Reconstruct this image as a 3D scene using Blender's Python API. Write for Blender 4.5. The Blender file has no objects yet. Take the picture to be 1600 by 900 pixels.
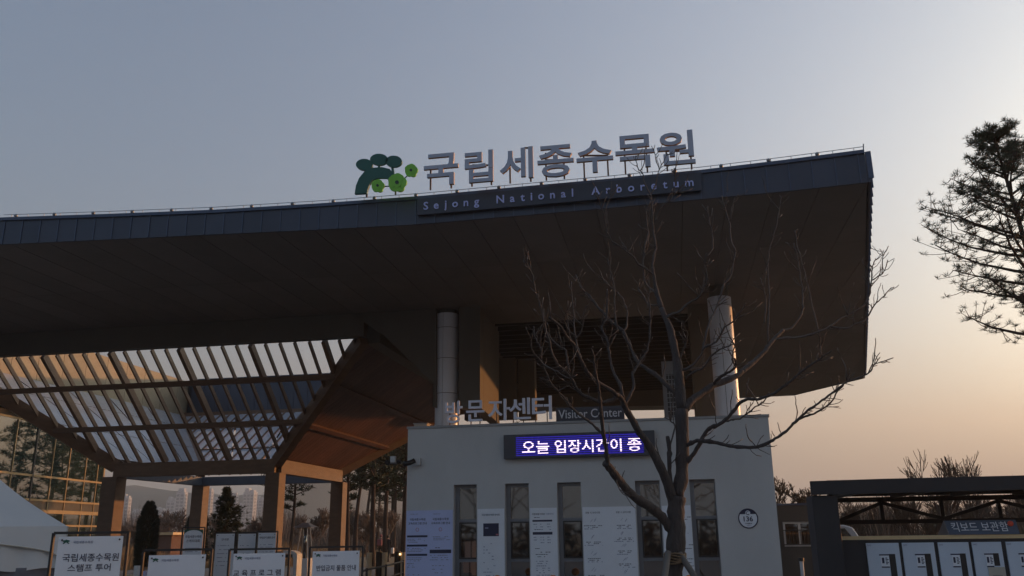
import bpy, bmesh, math, random
from mathutils import Vector, Matrix
random.seed(7)
R = math.radians
sc = bpy.context.scene
COL = sc.collection

# ------------------------------------------------------------ camera
F_PX, YAW, PIT, ROL, EYE = 1350.0, R(10.2), R(15.9), R(0.72), 1.6
CAM = Vector((0, 0, EYE))
_Rw = Vector((math.cos(YAW), math.sin(YAW), 0))
_Gw = Vector((-math.sin(YAW), math.cos(YAW), 0))
_Fw = _Gw*math.cos(PIT) + Vector((0, 0, math.sin(PIT)))
_Uw = -_Gw*math.sin(PIT) + Vector((0, 0, math.cos(PIT)))
_Xc = _Rw*math.cos(ROL) - _Uw*math.sin(ROL)
_Yc = _Rw*math.sin(ROL) + _Uw*math.cos(ROL)
cam = bpy.data.objects.new('camera', bpy.data.cameras.new('camera'))
COL.objects.link(cam)
M3 = Matrix((_Xc, _Yc, -_Fw)).transposed()
cam.matrix_world = Matrix.Translation(CAM) @ M3.to_4x4()
cam.data.sensor_width = 36
cam.data.lens = 36*F_PX/1600
cam.data.clip_end = 6000
sc.camera = cam

def ray(px, py): return _Fw + _Xc*((px-800)/F_PX) + _Yc*((450-py)/F_PX)
def onz(px, py, z): d = ray(px, py); return CAM + d*((z-EYE)/d.z)
def ony(px, py, y): d = ray(px, py); return CAM + d*(y/d.y)

# ------------------------------------------------------------ world, sun, exposure
SUN_AZ, SUN_EL = 50.0, 6.0        # degrees clockwise from +Y, and up
world = bpy.data.worlds.new('World'); sc.world = world; world.use_nodes = True
nt = world.node_tree; nt.nodes.clear()
sky = nt.nodes.new('ShaderNodeTexSky'); sky.sky_type = 'NISHITA'; sky.sun_disc = False
sky.sun_elevation = R(SUN_EL); sky.sun_rotation = R(SUN_AZ)
sky.air_density = 1.0; sky.dust_density = 10.0; sky.ozone_density = 3.0
hsv = nt.nodes.new('ShaderNodeHueSaturation'); hsv.inputs['Saturation'].default_value = 0.75
bg = nt.nodes.new('ShaderNodeBackground'); bg.inputs[1].default_value = 0.15
wo = nt.nodes.new('ShaderNodeOutputWorld')
# haze veil: an even pale band that fades upward from the horizon all the way round
tcn = nt.nodes.new('ShaderNodeTexCoord'); sxn = nt.nodes.new('ShaderNodeSeparateXYZ'); nt.links.new(tcn.outputs['Generated'], sxn.inputs[0])
def wm(op, a, v=None):
    n_ = nt.nodes.new('ShaderNodeMath'); n_.operation = op; nt.links.new(a, n_.inputs[0])
    if v is not None: n_.inputs[1].default_value = v
    return n_.outputs[0]
vf = wm('EXPONENT', wm('MULTIPLY', wm('MAXIMUM', sxn.outputs[2], 0.0), -7.0))
vs_ = nt.nodes.new('ShaderNodeVectorMath'); vs_.operation = 'SCALE'; vs_.inputs[0].default_value = (.55, .64, .70); nt.links.new(vf, vs_.inputs['Scale'])
va = nt.nodes.new('ShaderNodeVectorMath'); va.operation = 'ADD'; nt.links.new(hsv.outputs[0], va.inputs[0]); nt.links.new(vs_.outputs[0], va.inputs[1])
tn = nt.nodes.new('ShaderNodeVectorMath'); tn.operation = 'MULTIPLY'; tn.inputs[1].default_value = (.84, .905, .87)
nt.links.new(sky.outputs[0], tn.inputs[0]); nt.links.new(tn.outputs[0], hsv.inputs['Color']); nt.links.new(va.outputs[0], bg.inputs[0]); nt.links.new(bg.outputs[0], wo.inputs[0])
sl = bpy.data.lights.new('sun', 'SUN'); sl.energy = 2.0; sl.angle = R(0.6); sl.color = (1.0, 0.40, 0.12)
so = bpy.data.objects.new('sun', sl); COL.objects.link(so)
sd = Vector((math.sin(R(SUN_AZ))*math.cos(R(SUN_EL)), math.cos(R(SUN_AZ))*math.cos(R(SUN_EL)), math.sin(R(SUN_EL))))
so.rotation_euler = sd.to_track_quat('Z', 'Y').to_euler()
so.location = sd*50
sc.view_settings.view_transform = 'Standard'; sc.view_settings.look = 'None'
sc.view_settings.exposure = 1.68; sc.view_settings.gamma = 1.0
sc.view_settings.use_curve_mapping = False
sc.cycles.max_bounces = 8
sc.cycles.volume_bounces = 0
sc.cycles.volume_max_steps = 64

# ------------------------------------------------------------ materials
MATS = {}
def mat(name, col, rough=0.6, metal=0.0, var=0.12, scale=3.0, bump=0.0, bscale=40.0, stretch=(1, 1, 1), spec=0.5, ior=None, rand=0.0, alpha=1.0, trans=0.0, emit=None, estr=0.0):
    if name in MATS: return MATS[name]
    m = bpy.data.materials.new(name); m.use_nodes = True
    t = m.node_tree; b = t.nodes['Principled BSDF']
    b.inputs['Roughness'].default_value = rough; b.inputs['Metallic'].default_value = metal
    b.inputs['Specular IOR Level'].default_value = spec
    if ior: b.inputs['IOR'].default_value = ior
    b.inputs['Alpha'].default_value = alpha
    b.inputs['Transmission Weight'].default_value = trans
    if emit: b.inputs['Emission Color'].default_value = (*emit, 1); b.inputs['Emission Strength'].default_value = estr
    geo = t.nodes.new('ShaderNodeNewGeometry')
    mp = t.nodes.new('ShaderNodeMapping'); mp.inputs['Scale'].default_value = stretch
    t.links.new(geo.outputs['Position'], mp.inputs[0])
    n = t.nodes.new('ShaderNodeTexNoise'); n.inputs['Scale'].default_value = scale; n.inputs['Detail'].default_value = 6
    n.inputs['Roughness'].default_value = 0.65
    t.links.new(mp.outputs[0], n.inputs['Vector'])
    mr = t.nodes.new('ShaderNodeMapRange'); mr.inputs[1].default_value = 0.25; mr.inputs[2].default_value = 0.75
    mr.inputs[3].default_value = 1-var; mr.inputs[4].default_value = 1+var
    t.links.new(n.outputs[0], mr.inputs[0])
    fac = mr.outputs[0]
    if rand:
        oi = t.nodes.new('ShaderNodeObjectInfo')
        r2 = t.nodes.new('ShaderNodeMapRange'); r2.inputs[3].default_value = 1-rand; r2.inputs[4].default_value = 1+rand
        t.links.new(oi.outputs['Random'], r2.inputs[0])
        mu = t.nodes.new('ShaderNodeMath'); mu.operation = 'MULTIPLY'
        t.links.new(fac, mu.inputs[0]); t.links.new(r2.outputs[0], mu.inputs[1]); fac = mu.outputs[0]
    vm = t.nodes.new('ShaderNodeVectorMath'); vm.operation = 'SCALE'; vm.inputs[0].default_value = col
    t.links.new(fac, vm.inputs['Scale']); t.links.new(vm.outputs[0], b.inputs['Base Color'])
    if bump:
        n2 = t.nodes.new('ShaderNodeTexNoise'); n2.inputs['Scale'].default_value = bscale; n2.inputs['Detail'].default_value = 4
        t.links.new(mp.outputs[0], n2.inputs['Vector'])
        bp = t.nodes.new('ShaderNodeBump'); bp.inputs['Strength'].default_value = bump; bp.inputs['Distance'].default_value = 0.02
        t.links.new(n2.outputs[0], bp.inputs['Height']); t.links.new(bp.outputs[0], b.inputs['Normal'])
    MATS[name] = m
    return m

render_wall = mat('painted_render', (.56, .565, .56), .85, var=.10, scale=.7, bump=.25, bscale=60, stretch=(1, 1, .4))
coping_m = mat('coping', (.33, .34, .35), .5, var=.1)
fascia_m = mat('fascia_metal', (.055, .065, .092), .45, .3, var=.1, scale=1.5, rand=.10)
cap_m = mat('flashing', (.07, .09, .14), .4, .4)
soffit_m = mat('soffit_panel', (.155, .138, .125), .62, var=.12, scale=1.2, bump=.1, bscale=25, rand=.08)
backer_m = mat('soffit_joint', (.10, .075, .06), .8)
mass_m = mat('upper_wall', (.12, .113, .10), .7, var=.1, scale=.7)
timber = mat('glulam', (.15, .088, .052), .55, var=.25, scale=1.6, bump=.3, bscale=18, stretch=(1.5, 1.5, 5), rand=.12)
plank_m = mat('stained_plank', (.10, .05, .04), .6, var=.35, scale=3, bump=.3, bscale=15, stretch=(1, 5, 1), rand=.25)
col_m = mat('column_cladding', (.74, .78, .86), .35, .0, var=.05, scale=1)
letter_m = mat('letter_face', (.40, .43, .52), .35, .1, var=.05)
letter_side = mat('letter_return', (.45, .27, .12), .45, .2)  # orange light on the letter sides is put into this ochre colour
steel_dark = mat('dark_steel', (.022, .022, .026), .55, .0, var=.1)
black_m = mat('black_powder_coat', (.02, .02, .022), .45, 0, var=.1)
post_rust = mat('sign_post', (.16, .09, .06), .6)
board_navy = mat('navy_board', (.035, .04, .06), .4)
white_m = mat('white_print', (.80, .83, .88), .55, var=.04, scale=2)
blue_white = mat('bluish_sheet', (.52, .58, .86), .5, var=.05, scale=2)
ink = mat('ink', (.025, .03, .07), .6)
ink_soft = mat('ink_soft', (.23, .25, .36), .6)
ink_red = mat('ink_red', (.45, .16, .20), .6)
green_dark = mat('emblem_dark_green', (.012, .10, .075), .4)
green_lime = mat('emblem_lime', (.22, .58, .05), .4)
win_frame = mat('window_frame', (.19, .20, .22), .4, .3)
glass_dark = mat('window_glass', (.012, .014, .016), .03, 0, var=.3, spec=.5, ior=2.7)
glass_curtain = mat('curtain_glass', (.02, .035, .03), .02, 0, var=.2, spec=.5, ior=2.7)
mullion_m = mat('bronze_mullion', (.34, .25, .13), .4, .2)
dark_panel = mat('dark_lining', (.02, .022, .022), .7)
bark = mat('bark', (.055, .045, .042), .9, var=.5, scale=9, bump=.8, bscale=30, stretch=(2, 2, .5))
bark_twig = mat('twig_bark', (.085, .07, .062), .85, var=.2, scale=9)
pine_bark = mat('pine_bark', (.055, .036, .028), .9, var=.3, scale=5)
needle_m = mat('pine_needles', (.032, .05, .024), .7, var=.4, scale=1.2)
spruce_m = mat('spruce_needles', (.022, .04, .03), .8, var=.4, scale=2)
brush_m = mat('bare_brush', (.16, .12, .095), .9, var=.35, scale=.3)
reed_m = mat('dry_reeds', (.34, .23, .12), .9, var=.35, scale=.4)
tent_m = mat('tent_cloth', (.72, .72, .70), .6, var=.05, scale=1)
clear_m = mat('clear_vinyl', (.20, .20, .23), .15, alpha=.75)
heater_m = mat('stainless', (.55, .55, .56), .28, .9)
rope_m = mat('jute', (.22, .15, .09), .95, bump=.8, bscale=90)
stake_m = mat('stake_wood', (.15, .135, .12), .85, var=.3)
locker_m = mat('locker_door', (.60, .68, .78), .35, .0, var=.05)
strip_m = mat('pale_wood', (.74, .55, .30), .5, var=.12, stretch=(1, 6, 6))
orange_m = mat('orange_plastic', (.80, .28, .05), .4)
red_m = mat('red_plastic', (.75, .08, .04), .4)
brick_bld = mat('brown_facade', (.07, .066, .062), .8, var=.15)
upvc = mat('white_frame', (.55, .56, .56), .4)
pave_m = mat('paving', (.17, .165, .16), .85, var=.15, scale=.7, bump=.3, bscale=20)
grass_m = mat('dry_field', (.20, .15, .085), .95, var=.35, scale=.12)
concrete_m = mat('tower_render', (.50, .50, .52), .8, var=.05)
tower_win = mat('tower_glazing', (.20, .22, .27), .3)
forest_m = mat('hill_forest', (.06, .07, .055), 1, var=.4, scale=.02)
skin_m = mat('skin', (.45, .27, .2), .6)
pink_m = mat('pink_pack', (.30, .11, .12), .8)
cream_m = mat('cream_bollard', (.62, .52, .36), .5)
wire_m = mat('wire', (.25, .26, .28), .4, .6)
beige_m = mat('beige_box', (.50, .46, .38), .6)
hedge_m = mat('hedge', (.09, .08, .05), .95, var=.4, scale=3)
glazing_m = mat('roof_glazing', (.55, .57, .62), .15, 0, alpha=.6, spec=1.0)
lamp_m = mat('post_lamp', (.9, .7, .4), .4, emit=(1, .6, .25), estr=1.5)

# ------------------------------------------------------------ mesh helpers
def loc_of(p):
    v = Vector((0, 0, 0))
    while p is not None: v = v + p.location; p = p.parent
    return v
def link(o, parent=None):
    COL.objects.link(o)
    if parent is not None: o.parent = parent
    return o
def tag(o, label=None, cat=None, group=None, kind=None):
    if label: o['label'] = label
    if cat: o['category'] = cat
    if group: o['group'] = group
    if kind: o['kind'] = kind
    return o
def thing(name, label, cat, loc=(0, 0, 0), group=None):
    o = bpy.data.objects.new(name, None); o.location = loc; o.empty_display_size = .2
    link(o); return tag(o, label, cat, group)

class MB:
    def __init__(s): s.v = []; s.f = []; s.mi = []
    def add(s, vs, fs, mi=0):
        b = len(s.v); s.v += [tuple(v) for v in vs]; s.f += [tuple(b+i for i in f) for f in fs]; s.mi += [mi]*len(fs); return s
    def hexa(s, p, mi=0):  # 8 corners: bottom ring, top ring
        return s.add(p, [(3, 2, 1, 0), (4, 5, 6, 7), (0, 1, 5, 4), (1, 2, 6, 5), (2, 3, 7, 6), (3, 0, 4, 7)], mi)
    def box(s, x0, x1, y0, y1, z0, z1, mi=0):
        return s.hexa([(x0, y0, z0), (x1, y0, z0), (x1, y1, z0), (x0, y1, z0), (x0, y0, z1), (x1, y0, z1), (x1, y1, z1), (x0, y1, z1)], mi)
    def beam(s, a, b, w, h, up=(0, 0, 1), mi=0):
        a = Vector(a); b = Vector(b); d = (b-a).normalized(); u = Vector(up)
        r = d.cross(u)
        if r.length < 1e-4: r = d.cross(Vector((0, 1, 0)))
        r.normalize(); u = r.cross(d).normalized(); r = r*(w/2); u = u*(h/2)
        return s.hexa([a-r-u, a+r-u, b+r-u, b-r-u, a-r+u, a+r+u, b+r+u, b-r+u], mi)
    def tube(s, pts, rad, n=6, caps=True, mi=0):
        pts = [Vector(p) for p in pts]; b = len(s.v); k = len(pts); pr = None
        for i, p in enumerate(pts):
            d = (pts[min(i+1, k-1)]-pts[max(i-1, 0)])
            d = d.normalized() if d.length > 1e-6 else Vector((0, 0, 1))
            if pr is None: pr = d.orthogonal().normalized()
            pr = (pr - d*pr.dot(d)); pr = pr.normalized() if pr.length > 1e-5 else d.orthogonal().normalized()
            q = d.cross(pr); r = rad[i] if isinstance(rad, (list, tuple)) else rad
            for j in range(n):
                a = 2*math.pi*j/n; s.v.append(tuple(p + pr*(r*math.cos(a)) + q*(r*math.sin(a))))
        for i in range(k-1):
            for j in range(n):
                s.f.append((b+i*n+j, b+i*n+(j+1) % n, b+(i+1)*n+(j+1) % n, b+(i+1)*n+j)); s.mi.append(mi)
        if caps:
            s.f.append(tuple(b+j for j in reversed(range(n)))); s.f.append(tuple(b+(k-1)*n+j for j in range(n))); s.mi += [mi, mi]
        return s
    def prism(s, poly, z0, z1, mi=0):
        n = len(poly)
        return s.add([(x, y, z0) for x, y in poly]+[(x, y, z1) for x, y in poly],
                     [tuple(reversed(range(n))), tuple(range(n, 2*n))]+[(i, (i+1) % n, n+(i+1) % n, n+i) for i in range(n)], mi)
    def slab(s, pts, d, mi=0):  # planar polygon extruded by vector d
        n = len(pts); pts = [Vector(p) for p in pts]; d = Vector(d)
        return s.add(pts+[p+d for p in pts], [tuple(range(n)), tuple(reversed(range(n, 2*n)))]+[(i, n+i, n+(i+1) % n, (i+1) % n) for i in range(n)], mi)
    def ball(s, c, r, n=8, m=5, sz=(1, 1, 1), mi=0):
        c = Vector(c); b = len(s.v)
        s.v.append(tuple(c+Vector((0, 0, -r*sz[2]))))
        for i in range(1, m):
            t = -math.pi/2+math.pi*i/m
            for j in range(n):
                a = 2*math.pi*j/n; s.v.append((c.x+r*sz[0]*math.cos(t)*math.cos(a), c.y+r*sz[1]*math.cos(t)*math.sin(a), c.z+r*sz[2]*math.sin(t)))
        s.v.append(tuple(c+Vector((0, 0, r*sz[2])))); last = len(s.v)-1
        for j in range(n): s.f.append((b, b+1+(j+1) % n, b+1+j)); s.mi.append(mi)
        for i in range(m-2):
            for j in range(n):
                s.f.append((b+1+i*n+j, b+1+i*n+(j+1) % n, b+1+(i+1)*n+(j+1) % n, b+1+(i+1)*n+j)); s.mi.append(mi)
        for j in range(n): s.f.append((b+1+(m-2)*n+j, b+1+(m-2)*n+(j+1) % n, last)); s.mi.append(mi)
        return s
    def build(s, name, m, parent=None, smooth=False, bevel=0, fix=True):
        off = loc_of(parent)
        me = bpy.data.meshes.new(name)
        me.from_pydata([(x-off.x, y-off.y, z-off.z) for x, y, z in s.v], [], s.f)
        for mm in (m if isinstance(m, (list, tuple)) else [m]): me.materials.append(mm)
        me.polygons.foreach_set('material_index', s.mi)
        if fix and len(s.f) < 20000:
            bm = bmesh.new(); bm.from_mesh(me); bmesh.ops.recalc_face_normals(bm, faces=bm.faces); bm.to_mesh(me); bm.free()
        if smooth: me.polygons.foreach_set('use_smooth', [True]*len(me.polygons))
        me.update()
        o = bpy.data.objects.new(name, me); link(o, parent)
        if bevel:
            b = o.modifiers.new('bevel', 'BEVEL'); b.width = bevel; b.segments = 2; b.limit_method = 'ANGLE'
        return o
def bx(name, m, parent, x0, x1, y0, y1, z0, z1, bevel=0): return MB().box(x0, x1, y0, y1, z0, z1).build(name, m, parent, bevel=bevel)

def text_geo(body, extrude=0.0, offset=0.0, spacing=1.0):
    c = bpy.data.curves.new('text', 'FONT'); c.body = body; c.extrude = extrude; c.offset = offset; c.space_character = spacing
    c.resolution_u = 3
    o = bpy.data.objects.new('text', c); COL.objects.link(o); bpy.context.view_layer.update()
    me = bpy.data.meshes.new_from_object(o)
    vs = [v.co.copy() for v in me.vertices]; fs = [tuple(p.vertices) for p in me.polygons]
    COL.objects.unlink(o); bpy.data.objects.remove(o); bpy.data.meshes.remove(me)
    return vs, fs
def put_text(name, body, m, parent, org, xd, yd, w, h=None, depth=0.004, offset=0.0, spacing=1.0, center=False, side=None):
    """Text whose lower-left ink corner is at org, w wide (h high) along xd, yd; depth out of the face."""
    vs, fs = text_geo(body, 1.0, offset, spacing)
    x0 = min(v.x for v in vs); x1 = max(v.x for v in vs); y0 = min(v.y for v in vs); y1 = max(v.y for v in vs)
    sx = w/(x1-x0); sy = (h/(y1-y0)) if h else sx
    org = Vector(org); xd = Vector(xd).normalized(); yd = Vector(yd).normalized(); nd = xd.cross(yd)
    b = MB(); V = [org + xd*((v.x-x0)*sx) + yd*((v.y-y0)*sy) + nd*((v.z+1)/2*depth) for v in vs]
    b.add(V, fs)
    if side is not None:
        b.mi = [0 if (abs(vs[f[0]].z-vs[f[1]].z) < .1 and abs(vs[f[1]].z-vs[f[2]].z) < .1) else 1 for f in fs]
        return b.build(name, [m, side], parent)
    return b.build(name, m, parent, fix=False)
XD, ZD = Vector((1, 0, 0)), Vector((0, 0, 1))
def copy_tree(o, parent=None):
    c = o.copy(); COL.objects.link(c)
    if parent is not None: c.parent = parent
    for ch in list(o.children): copy_tree(ch, c)
    return c

# ============================================================ SETTING: ground, hills
g = MB(); N = 24
g.add([(-1650, -1650, 0), (1650, -1650, 0), (1650, 1650, 0), (-1650, 1650, 0)], [(0, 1, 2, 3)]).build('ground', grass_m).__setitem__('kind', 'structure')
MB().add([(-45, -40, .004), (30, -40, .004), (30, 46, .004), (-45, 46, .004)], [(0, 1, 2, 3)]).build('plaza_pavement', pave_m).__setitem__('kind', 'structure')
MB().add([(-14, 46, .004), (-4, 46, .004), (-14, 110, .004), (-26, 110, .004)], [(0, 1, 2, 3)]).build('park_path', pave_m).__setitem__('kind', 'structure')
def hill(name, az0, az1, dist, prof, seed):
    rnd = random.Random(seed); b = MB(); n = 60; rows = 6; vs = []
    for i in range(n+1):
        t = i/n; az = R(az0+(az1-az0)*t); h = prof(t)*(1+.06*math.sin(17*t+seed)+.04*math.sin(41*t))
        for j in range(rows+1):
            s_ = j/rows; d = dist+ (s_-.5)*500
            z = h*math.sin(math.pi*s_)**.8 + rnd.uniform(-2, 2)*(0 < j < rows) - 1.0*(j in (0, rows))*.9
            vs.append((math.sin(az)*d, math.cos(az)*d, z))
    fs = [(i*(rows+1)+j, (i+1)*(rows+1)+j, (i+1)*(rows+1)+j+1, i*(rows+1)+j+1) for i in range(n) for j in range(rows)]
    b.add(vs, fs).build(name, forest_m, smooth=True).__setitem__('kind', 'structure')
hill('hill', -60, -5, 1250, lambda t: 30+34*math.sin(math.pi*min(1, t*1.05))**.8+22*math.exp(-((t-.2)/.1)**2), 1)
hill('hill', -30, -14, 1100, lambda t: 12+92*math.exp(-((t-.47)/.22)**2), 2)
hill('hill', -5, 50, 1300, lambda t: 22+10*math.sin(5*t), 3)

# ============================================================ ENTRANCE CANOPY
ZS = 7.9
front_px = [(-260, 390, 350), (0, 380.5, 341), (165, 373, 335.5), (330, 365, 329), (495, 357.5, 319), (660, 348.5, 307), (810, 335.5, 293), (955, 323, 280), (1100, 309, 266), (1230, 297, 250.5), (1357, 283, 234)]
FR = [onz(x, y, ZS) for x, y, t in front_px]
ZTOP = [ony(x, t, FR[i].y).z for i, (x, y, t) in enumerate(front_px)]
FR[0] = Vector((-27, FR[1].y-.2, ZS)); ZTOP[0] = ZTOP[1]
NR, FR_R, BK_R, BK_L = FR[-1], onz(1350, 590, ZS), onz(1240, 617, ZS), onz(860, 620, ZS)
canopy = thing('entrance_canopy', 'huge dark overhanging flat roof with blue grey metal fascia above the visitor building', 'canopy roof', (-8, 24, 0))
def front_at(x):
    for i in range(len(FR)-1):
        a, b = FR[i], FR[i+1]
        if x <= b.x or i == len(FR)-2:
            t = (x-a.x)/(b.x-a.x); return a.y+(b.y-a.y)*t, ZTOP[i]+(ZTOP[i+1]-ZTOP[i])*t
# roof body above the soffit panels
def yF(x): return front_at(x)[0]
bodyf = [(p.x, p.y+.10) for p in FR]
zdeck = min(ZTOP)-.05
b = MB()
b.prism([(-27, 16.0)]+[(x, y) for x, y in bodyf[1:]]+[(BK_L.x*0+NR.x+1.35, 23.4), (-27, 23.4)], ZS+.06, zdeck)
b.build('roof_body', backer_m, canopy)
RX0 = -5.66; RX1 = .73   # recess between these at y 25.7
b = MB()
b.prism([(NR.x+1.35, 23.4), (FR_R.x-.05, FR_R.y), (BK_R.x, BK_R.y), (1.9, 43.6), (1.3, 42), (RX1, 25.7), (RX0, 25.7), (-6.9, 40.4), (-8.6, 41.0), (-8.6, 23.4)], ZS+.06, zdeck)
b.build('roof_body', backer_m, canopy)
MB().prism([(-6.9, 40.4), (1.3, 42), (1.3, 43.4), (-8.6, 41.8), (-8.6, 41.0)], 7.38, zdeck).build('rear_beam', mass_m, canopy)
# recess lid with louvers
MB().prism([(RX0-.1, 25.6), (RX1+.1, 25.6), (1.4, 42.2), (-7, 40.6)], 8.25, 8.3).build('recess_lid', dark_panel, canopy)
for i in range(22):
    y = 26.3+i*.68; t = (y-25.7)/14.7
    MB().box(RX0-1.1*t, RX1+.5*t, y, y+.07, 7.98, 8.2).build('louver', steel_dark, canopy)
# soffit panels
def inside(x, y):
    if y < 23.4: return True
    if x < -5.0 and y > 23.3 and x < -8.6: return False
    return True
def xr_edge(y): return NR.x+(FR_R.x-NR.x)*(y-NR.y)/(FR_R.y-NR.y)
def clip(poly, f):
    out = []
    for i in range(len(poly)):
        a, b_ = poly[i], poly[(i+1) % len(poly)]; fa, fb = f(a), f(b_)
        if fa >= 0: out.append(a)
        if (fa >= 0) != (fb >= 0):
            t = fa/(fa-fb); out.append((a[0]+(b_[0]-a[0])*t, a[1]+(b_[1]-a[1])*t))
    return out
def edge(p, q):  # positive on the left of p->q
    return lambda a: (q[0]-p[0])*(a[1]-p[1])-(q[1]-p[1])*(a[0]-p[0])
PW = .86
xs = [-27+PW*i for i in range(44)]
for x0 in xs:
    x1 = x0+PW-.012
    for y0, y1 in ((14, 19.7), (19.7, 23.4)):
        poly = [(x0, y0 if y0 > 15 else yF(x0)+.03), (x1, y0 if y0 > 15 else yF(x1)+.03), (x1, y1-.012), (x0, y1-.012)]
        poly = clip(poly, edge((NR.x-.03, NR.y), (FR_R.x-.03, FR_R.y)))
        if len(poly) > 2: MB().prism(poly, ZS, ZS+.05).build('soffit_panel', soffit_m, canopy)
regions = [[edge((NR.x-.03, NR.y), (FR_R.x-.03, FR_R.y)), edge((FR_R.x, FR_R.y), (BK_R.x, BK_R.y)), edge((BK_R.x, BK_R.y), (1.9, 43.6)), edge((1.3, 42), (RX1, 25.7))]]
for x0 in xs:
    x1 = x0+PW-.012
    if x1 < RX1-.2: continue
    for y0, y1 in ((25.7, 29.6), (29.6, 33.5), (33.5, 37.4), (37.4, 43.8)):
        poly = [(x0, y0), (x1, y0), (x1, y1-.012), (x0, y1-.012)]
        for f in regions[0]:
            poly = clip(poly, f)
            if len(poly) < 3: break
        if len(poly) > 2: MB().prism(poly, ZS, ZS+.05).build('soffit_panel', soffit_m, canopy)
for x0 in xs:
    x1 = x0+PW-.012
    if x1 < -8.7: continue
    poly = [(max(x0, -8.6), 23.4), (x1, 23.4), (x1, 25.69), (max(x0, -8.6), 25.69)]
    poly = clip(poly, edge((NR.x-.03, NR.y), (FR_R.x-.03, FR_R.y)))
    if len(poly) > 2: MB().prism(poly, ZS, ZS+.05).build('soffit_panel', soffit_m, canopy)
# fascia panels along the front
FW = .42; x = -26.0
while x < NR.x-.02:
    x2 = min(x+FW, NR.x)
    y1, z1 = front_at(x+.006); y2, z2 = front_at(x2-.006)
    MB().slab([(x+.006, y1, ZS-.02), (x2-.006, y2, ZS-.02), (x2-.006, y2, z2-.07), (x+.006, y1, z1-.07)], (0, .05, 0)).build('fascia_panel', fascia_m, canopy)
    MB().box(x-.012, x+.008, y1-.018, y1+.03, ZS-.02, z1-.07).build('standing_seam', cap_m, canopy)
    x = x2
for i in range(1, len(FR)):
    a, b_ = FR[i-1], FR[i]
    p = Vector((a.x, a.y+.08, ZTOP[i-1]-.035)); q = Vector((b_.x, b_.y+.08, ZTOP[i]-.035))
    MB().beam(p, q, .24, .07).build('cap_flashing', cap_m, canopy)
# side fascia on the right, standing seams read as teeth
L = (FR_R-NR).length; dr = (FR_R-NR)/L; nrm = Vector((dr.y, -dr.x, 0))
n = 46
for i in range(n):
    p = NR+dr*(L*i/n); q = NR+dr*(L*(i+1)/n-.012)
    zt = ZTOP[-1]-.04
    MB().slab([p+Vector((0, 0, -.02)), q+Vector((0, 0, -.02)), q+Vector((0, 0, zt-ZS)), p+Vector((0, 0, zt-ZS))], nrm*.04).build('side_fascia_panel', fascia_m, canopy)
    r = p+nrm*.06
    MB().beam(r+Vector((0, 0, .05)), r+Vector((0, 0, zt-ZS)), .03, .09, up=tuple(nrm)).build('side_seam', cap_m, canopy)
for (p, q) in ((FR_R, BK_R), (BK_R, Vector((1.9, 43.6, ZS)))):
    MB().slab([p+Vector((0, .04, -.02)), q+Vector((0, .04, -.02)), q+Vector((0, .04, zdeck-ZS)), p+Vector((0, .04, zdeck-ZS))], (.05, .05, 0)).build('rear_fascia_panel', fascia_m, canopy)
# lightning wire with small ball supports
def roof_wire():
    w = MB(); pts = []
    for i in range(1, len(FR)): pts.append(Vector((FR[i].x, FR[i].y-.02, ZTOP[i]+.065)))
    w.tube(pts, .007, 4); w.build('roof_wire', wire_m, canopy)
    x = -14.1
    while x < 3.9:
        y, z = front_at(x)
        MB().tube([(x, y-.02, z), (x, y-.02, z+.07)], .007, 4).build('wire_clip', wire_m, canopy)
        x += .38
    x = -14.0
    while x < 3.9:
        y, z = front_at(x)
        MB().ball((x, y-.02, z+.035), .042, 8, 5).build('cap_ball', wire_m, canopy, smooth=True)
        x += .90
roof_wire()
MB().tube([(3.95, NR.y+.1, ZTOP[-1]), (3.97, NR.y+.1, ZTOP[-1]+.17)], .012, 5).build('corner_rod', wire_m, canopy)
# beam along the back edge of the front band, over the pergola
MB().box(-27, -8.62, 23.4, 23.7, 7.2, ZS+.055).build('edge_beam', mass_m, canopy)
# roof ring round the pergola opening
bx('opening_side', mass_m, canopy, -23.5, -22.9, 23.71, 40, 7.2, 8.9)
bx('opening_side', mass_m, canopy, -8.74, -8.3, 23.95, 38, 7.1, 8.9)
for i in range(12):
    y0 = 23.9+i*1.33
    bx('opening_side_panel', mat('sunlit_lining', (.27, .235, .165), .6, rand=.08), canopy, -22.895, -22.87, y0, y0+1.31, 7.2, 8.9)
for i in range(22):
    x0 = -22.6+i*.66
    bx('opening_rear_panel', fascia_m, canopy, x0, x0+.645, 38.0, 38.05, 7.15, 9.0)
bx('opening_rear', steel_dark, canopy, -22.8, -8.4, 38.06, 40.5, 7.15, 8.98)

# upper wall mass hanging behind the columns
mass = thing('upper_wall_block', 'brown panelled wall block hanging under the roof behind the left column', 'wall', (-7, 24, 5))
def wallp(px_pts, y, dy, name='wall_panel'):
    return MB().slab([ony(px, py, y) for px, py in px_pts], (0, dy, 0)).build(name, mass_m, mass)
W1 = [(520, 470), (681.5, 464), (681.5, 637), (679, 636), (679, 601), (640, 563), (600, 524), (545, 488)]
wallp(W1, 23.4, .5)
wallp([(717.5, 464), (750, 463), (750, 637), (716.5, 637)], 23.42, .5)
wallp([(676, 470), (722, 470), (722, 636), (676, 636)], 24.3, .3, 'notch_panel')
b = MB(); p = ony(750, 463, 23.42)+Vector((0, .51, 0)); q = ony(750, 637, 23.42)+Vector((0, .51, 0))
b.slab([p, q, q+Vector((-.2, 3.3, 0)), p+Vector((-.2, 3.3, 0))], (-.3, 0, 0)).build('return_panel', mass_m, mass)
bx('inner_panel', mass_m, mass, -6.6, -4.9, 27.6, 28.0, 5.2, 7.2)
bx('inner_panel', mat('olive_panel', (.12, .112, .09), .7), mass, -4.85, -4.3, 27.9, 28.3, 5.2, 7.2)
m2 = thing('pier_wall', 'dark brown upright wall strip behind the right column above the parapet', 'wall', (1.1, 24.5, 4))
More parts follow.
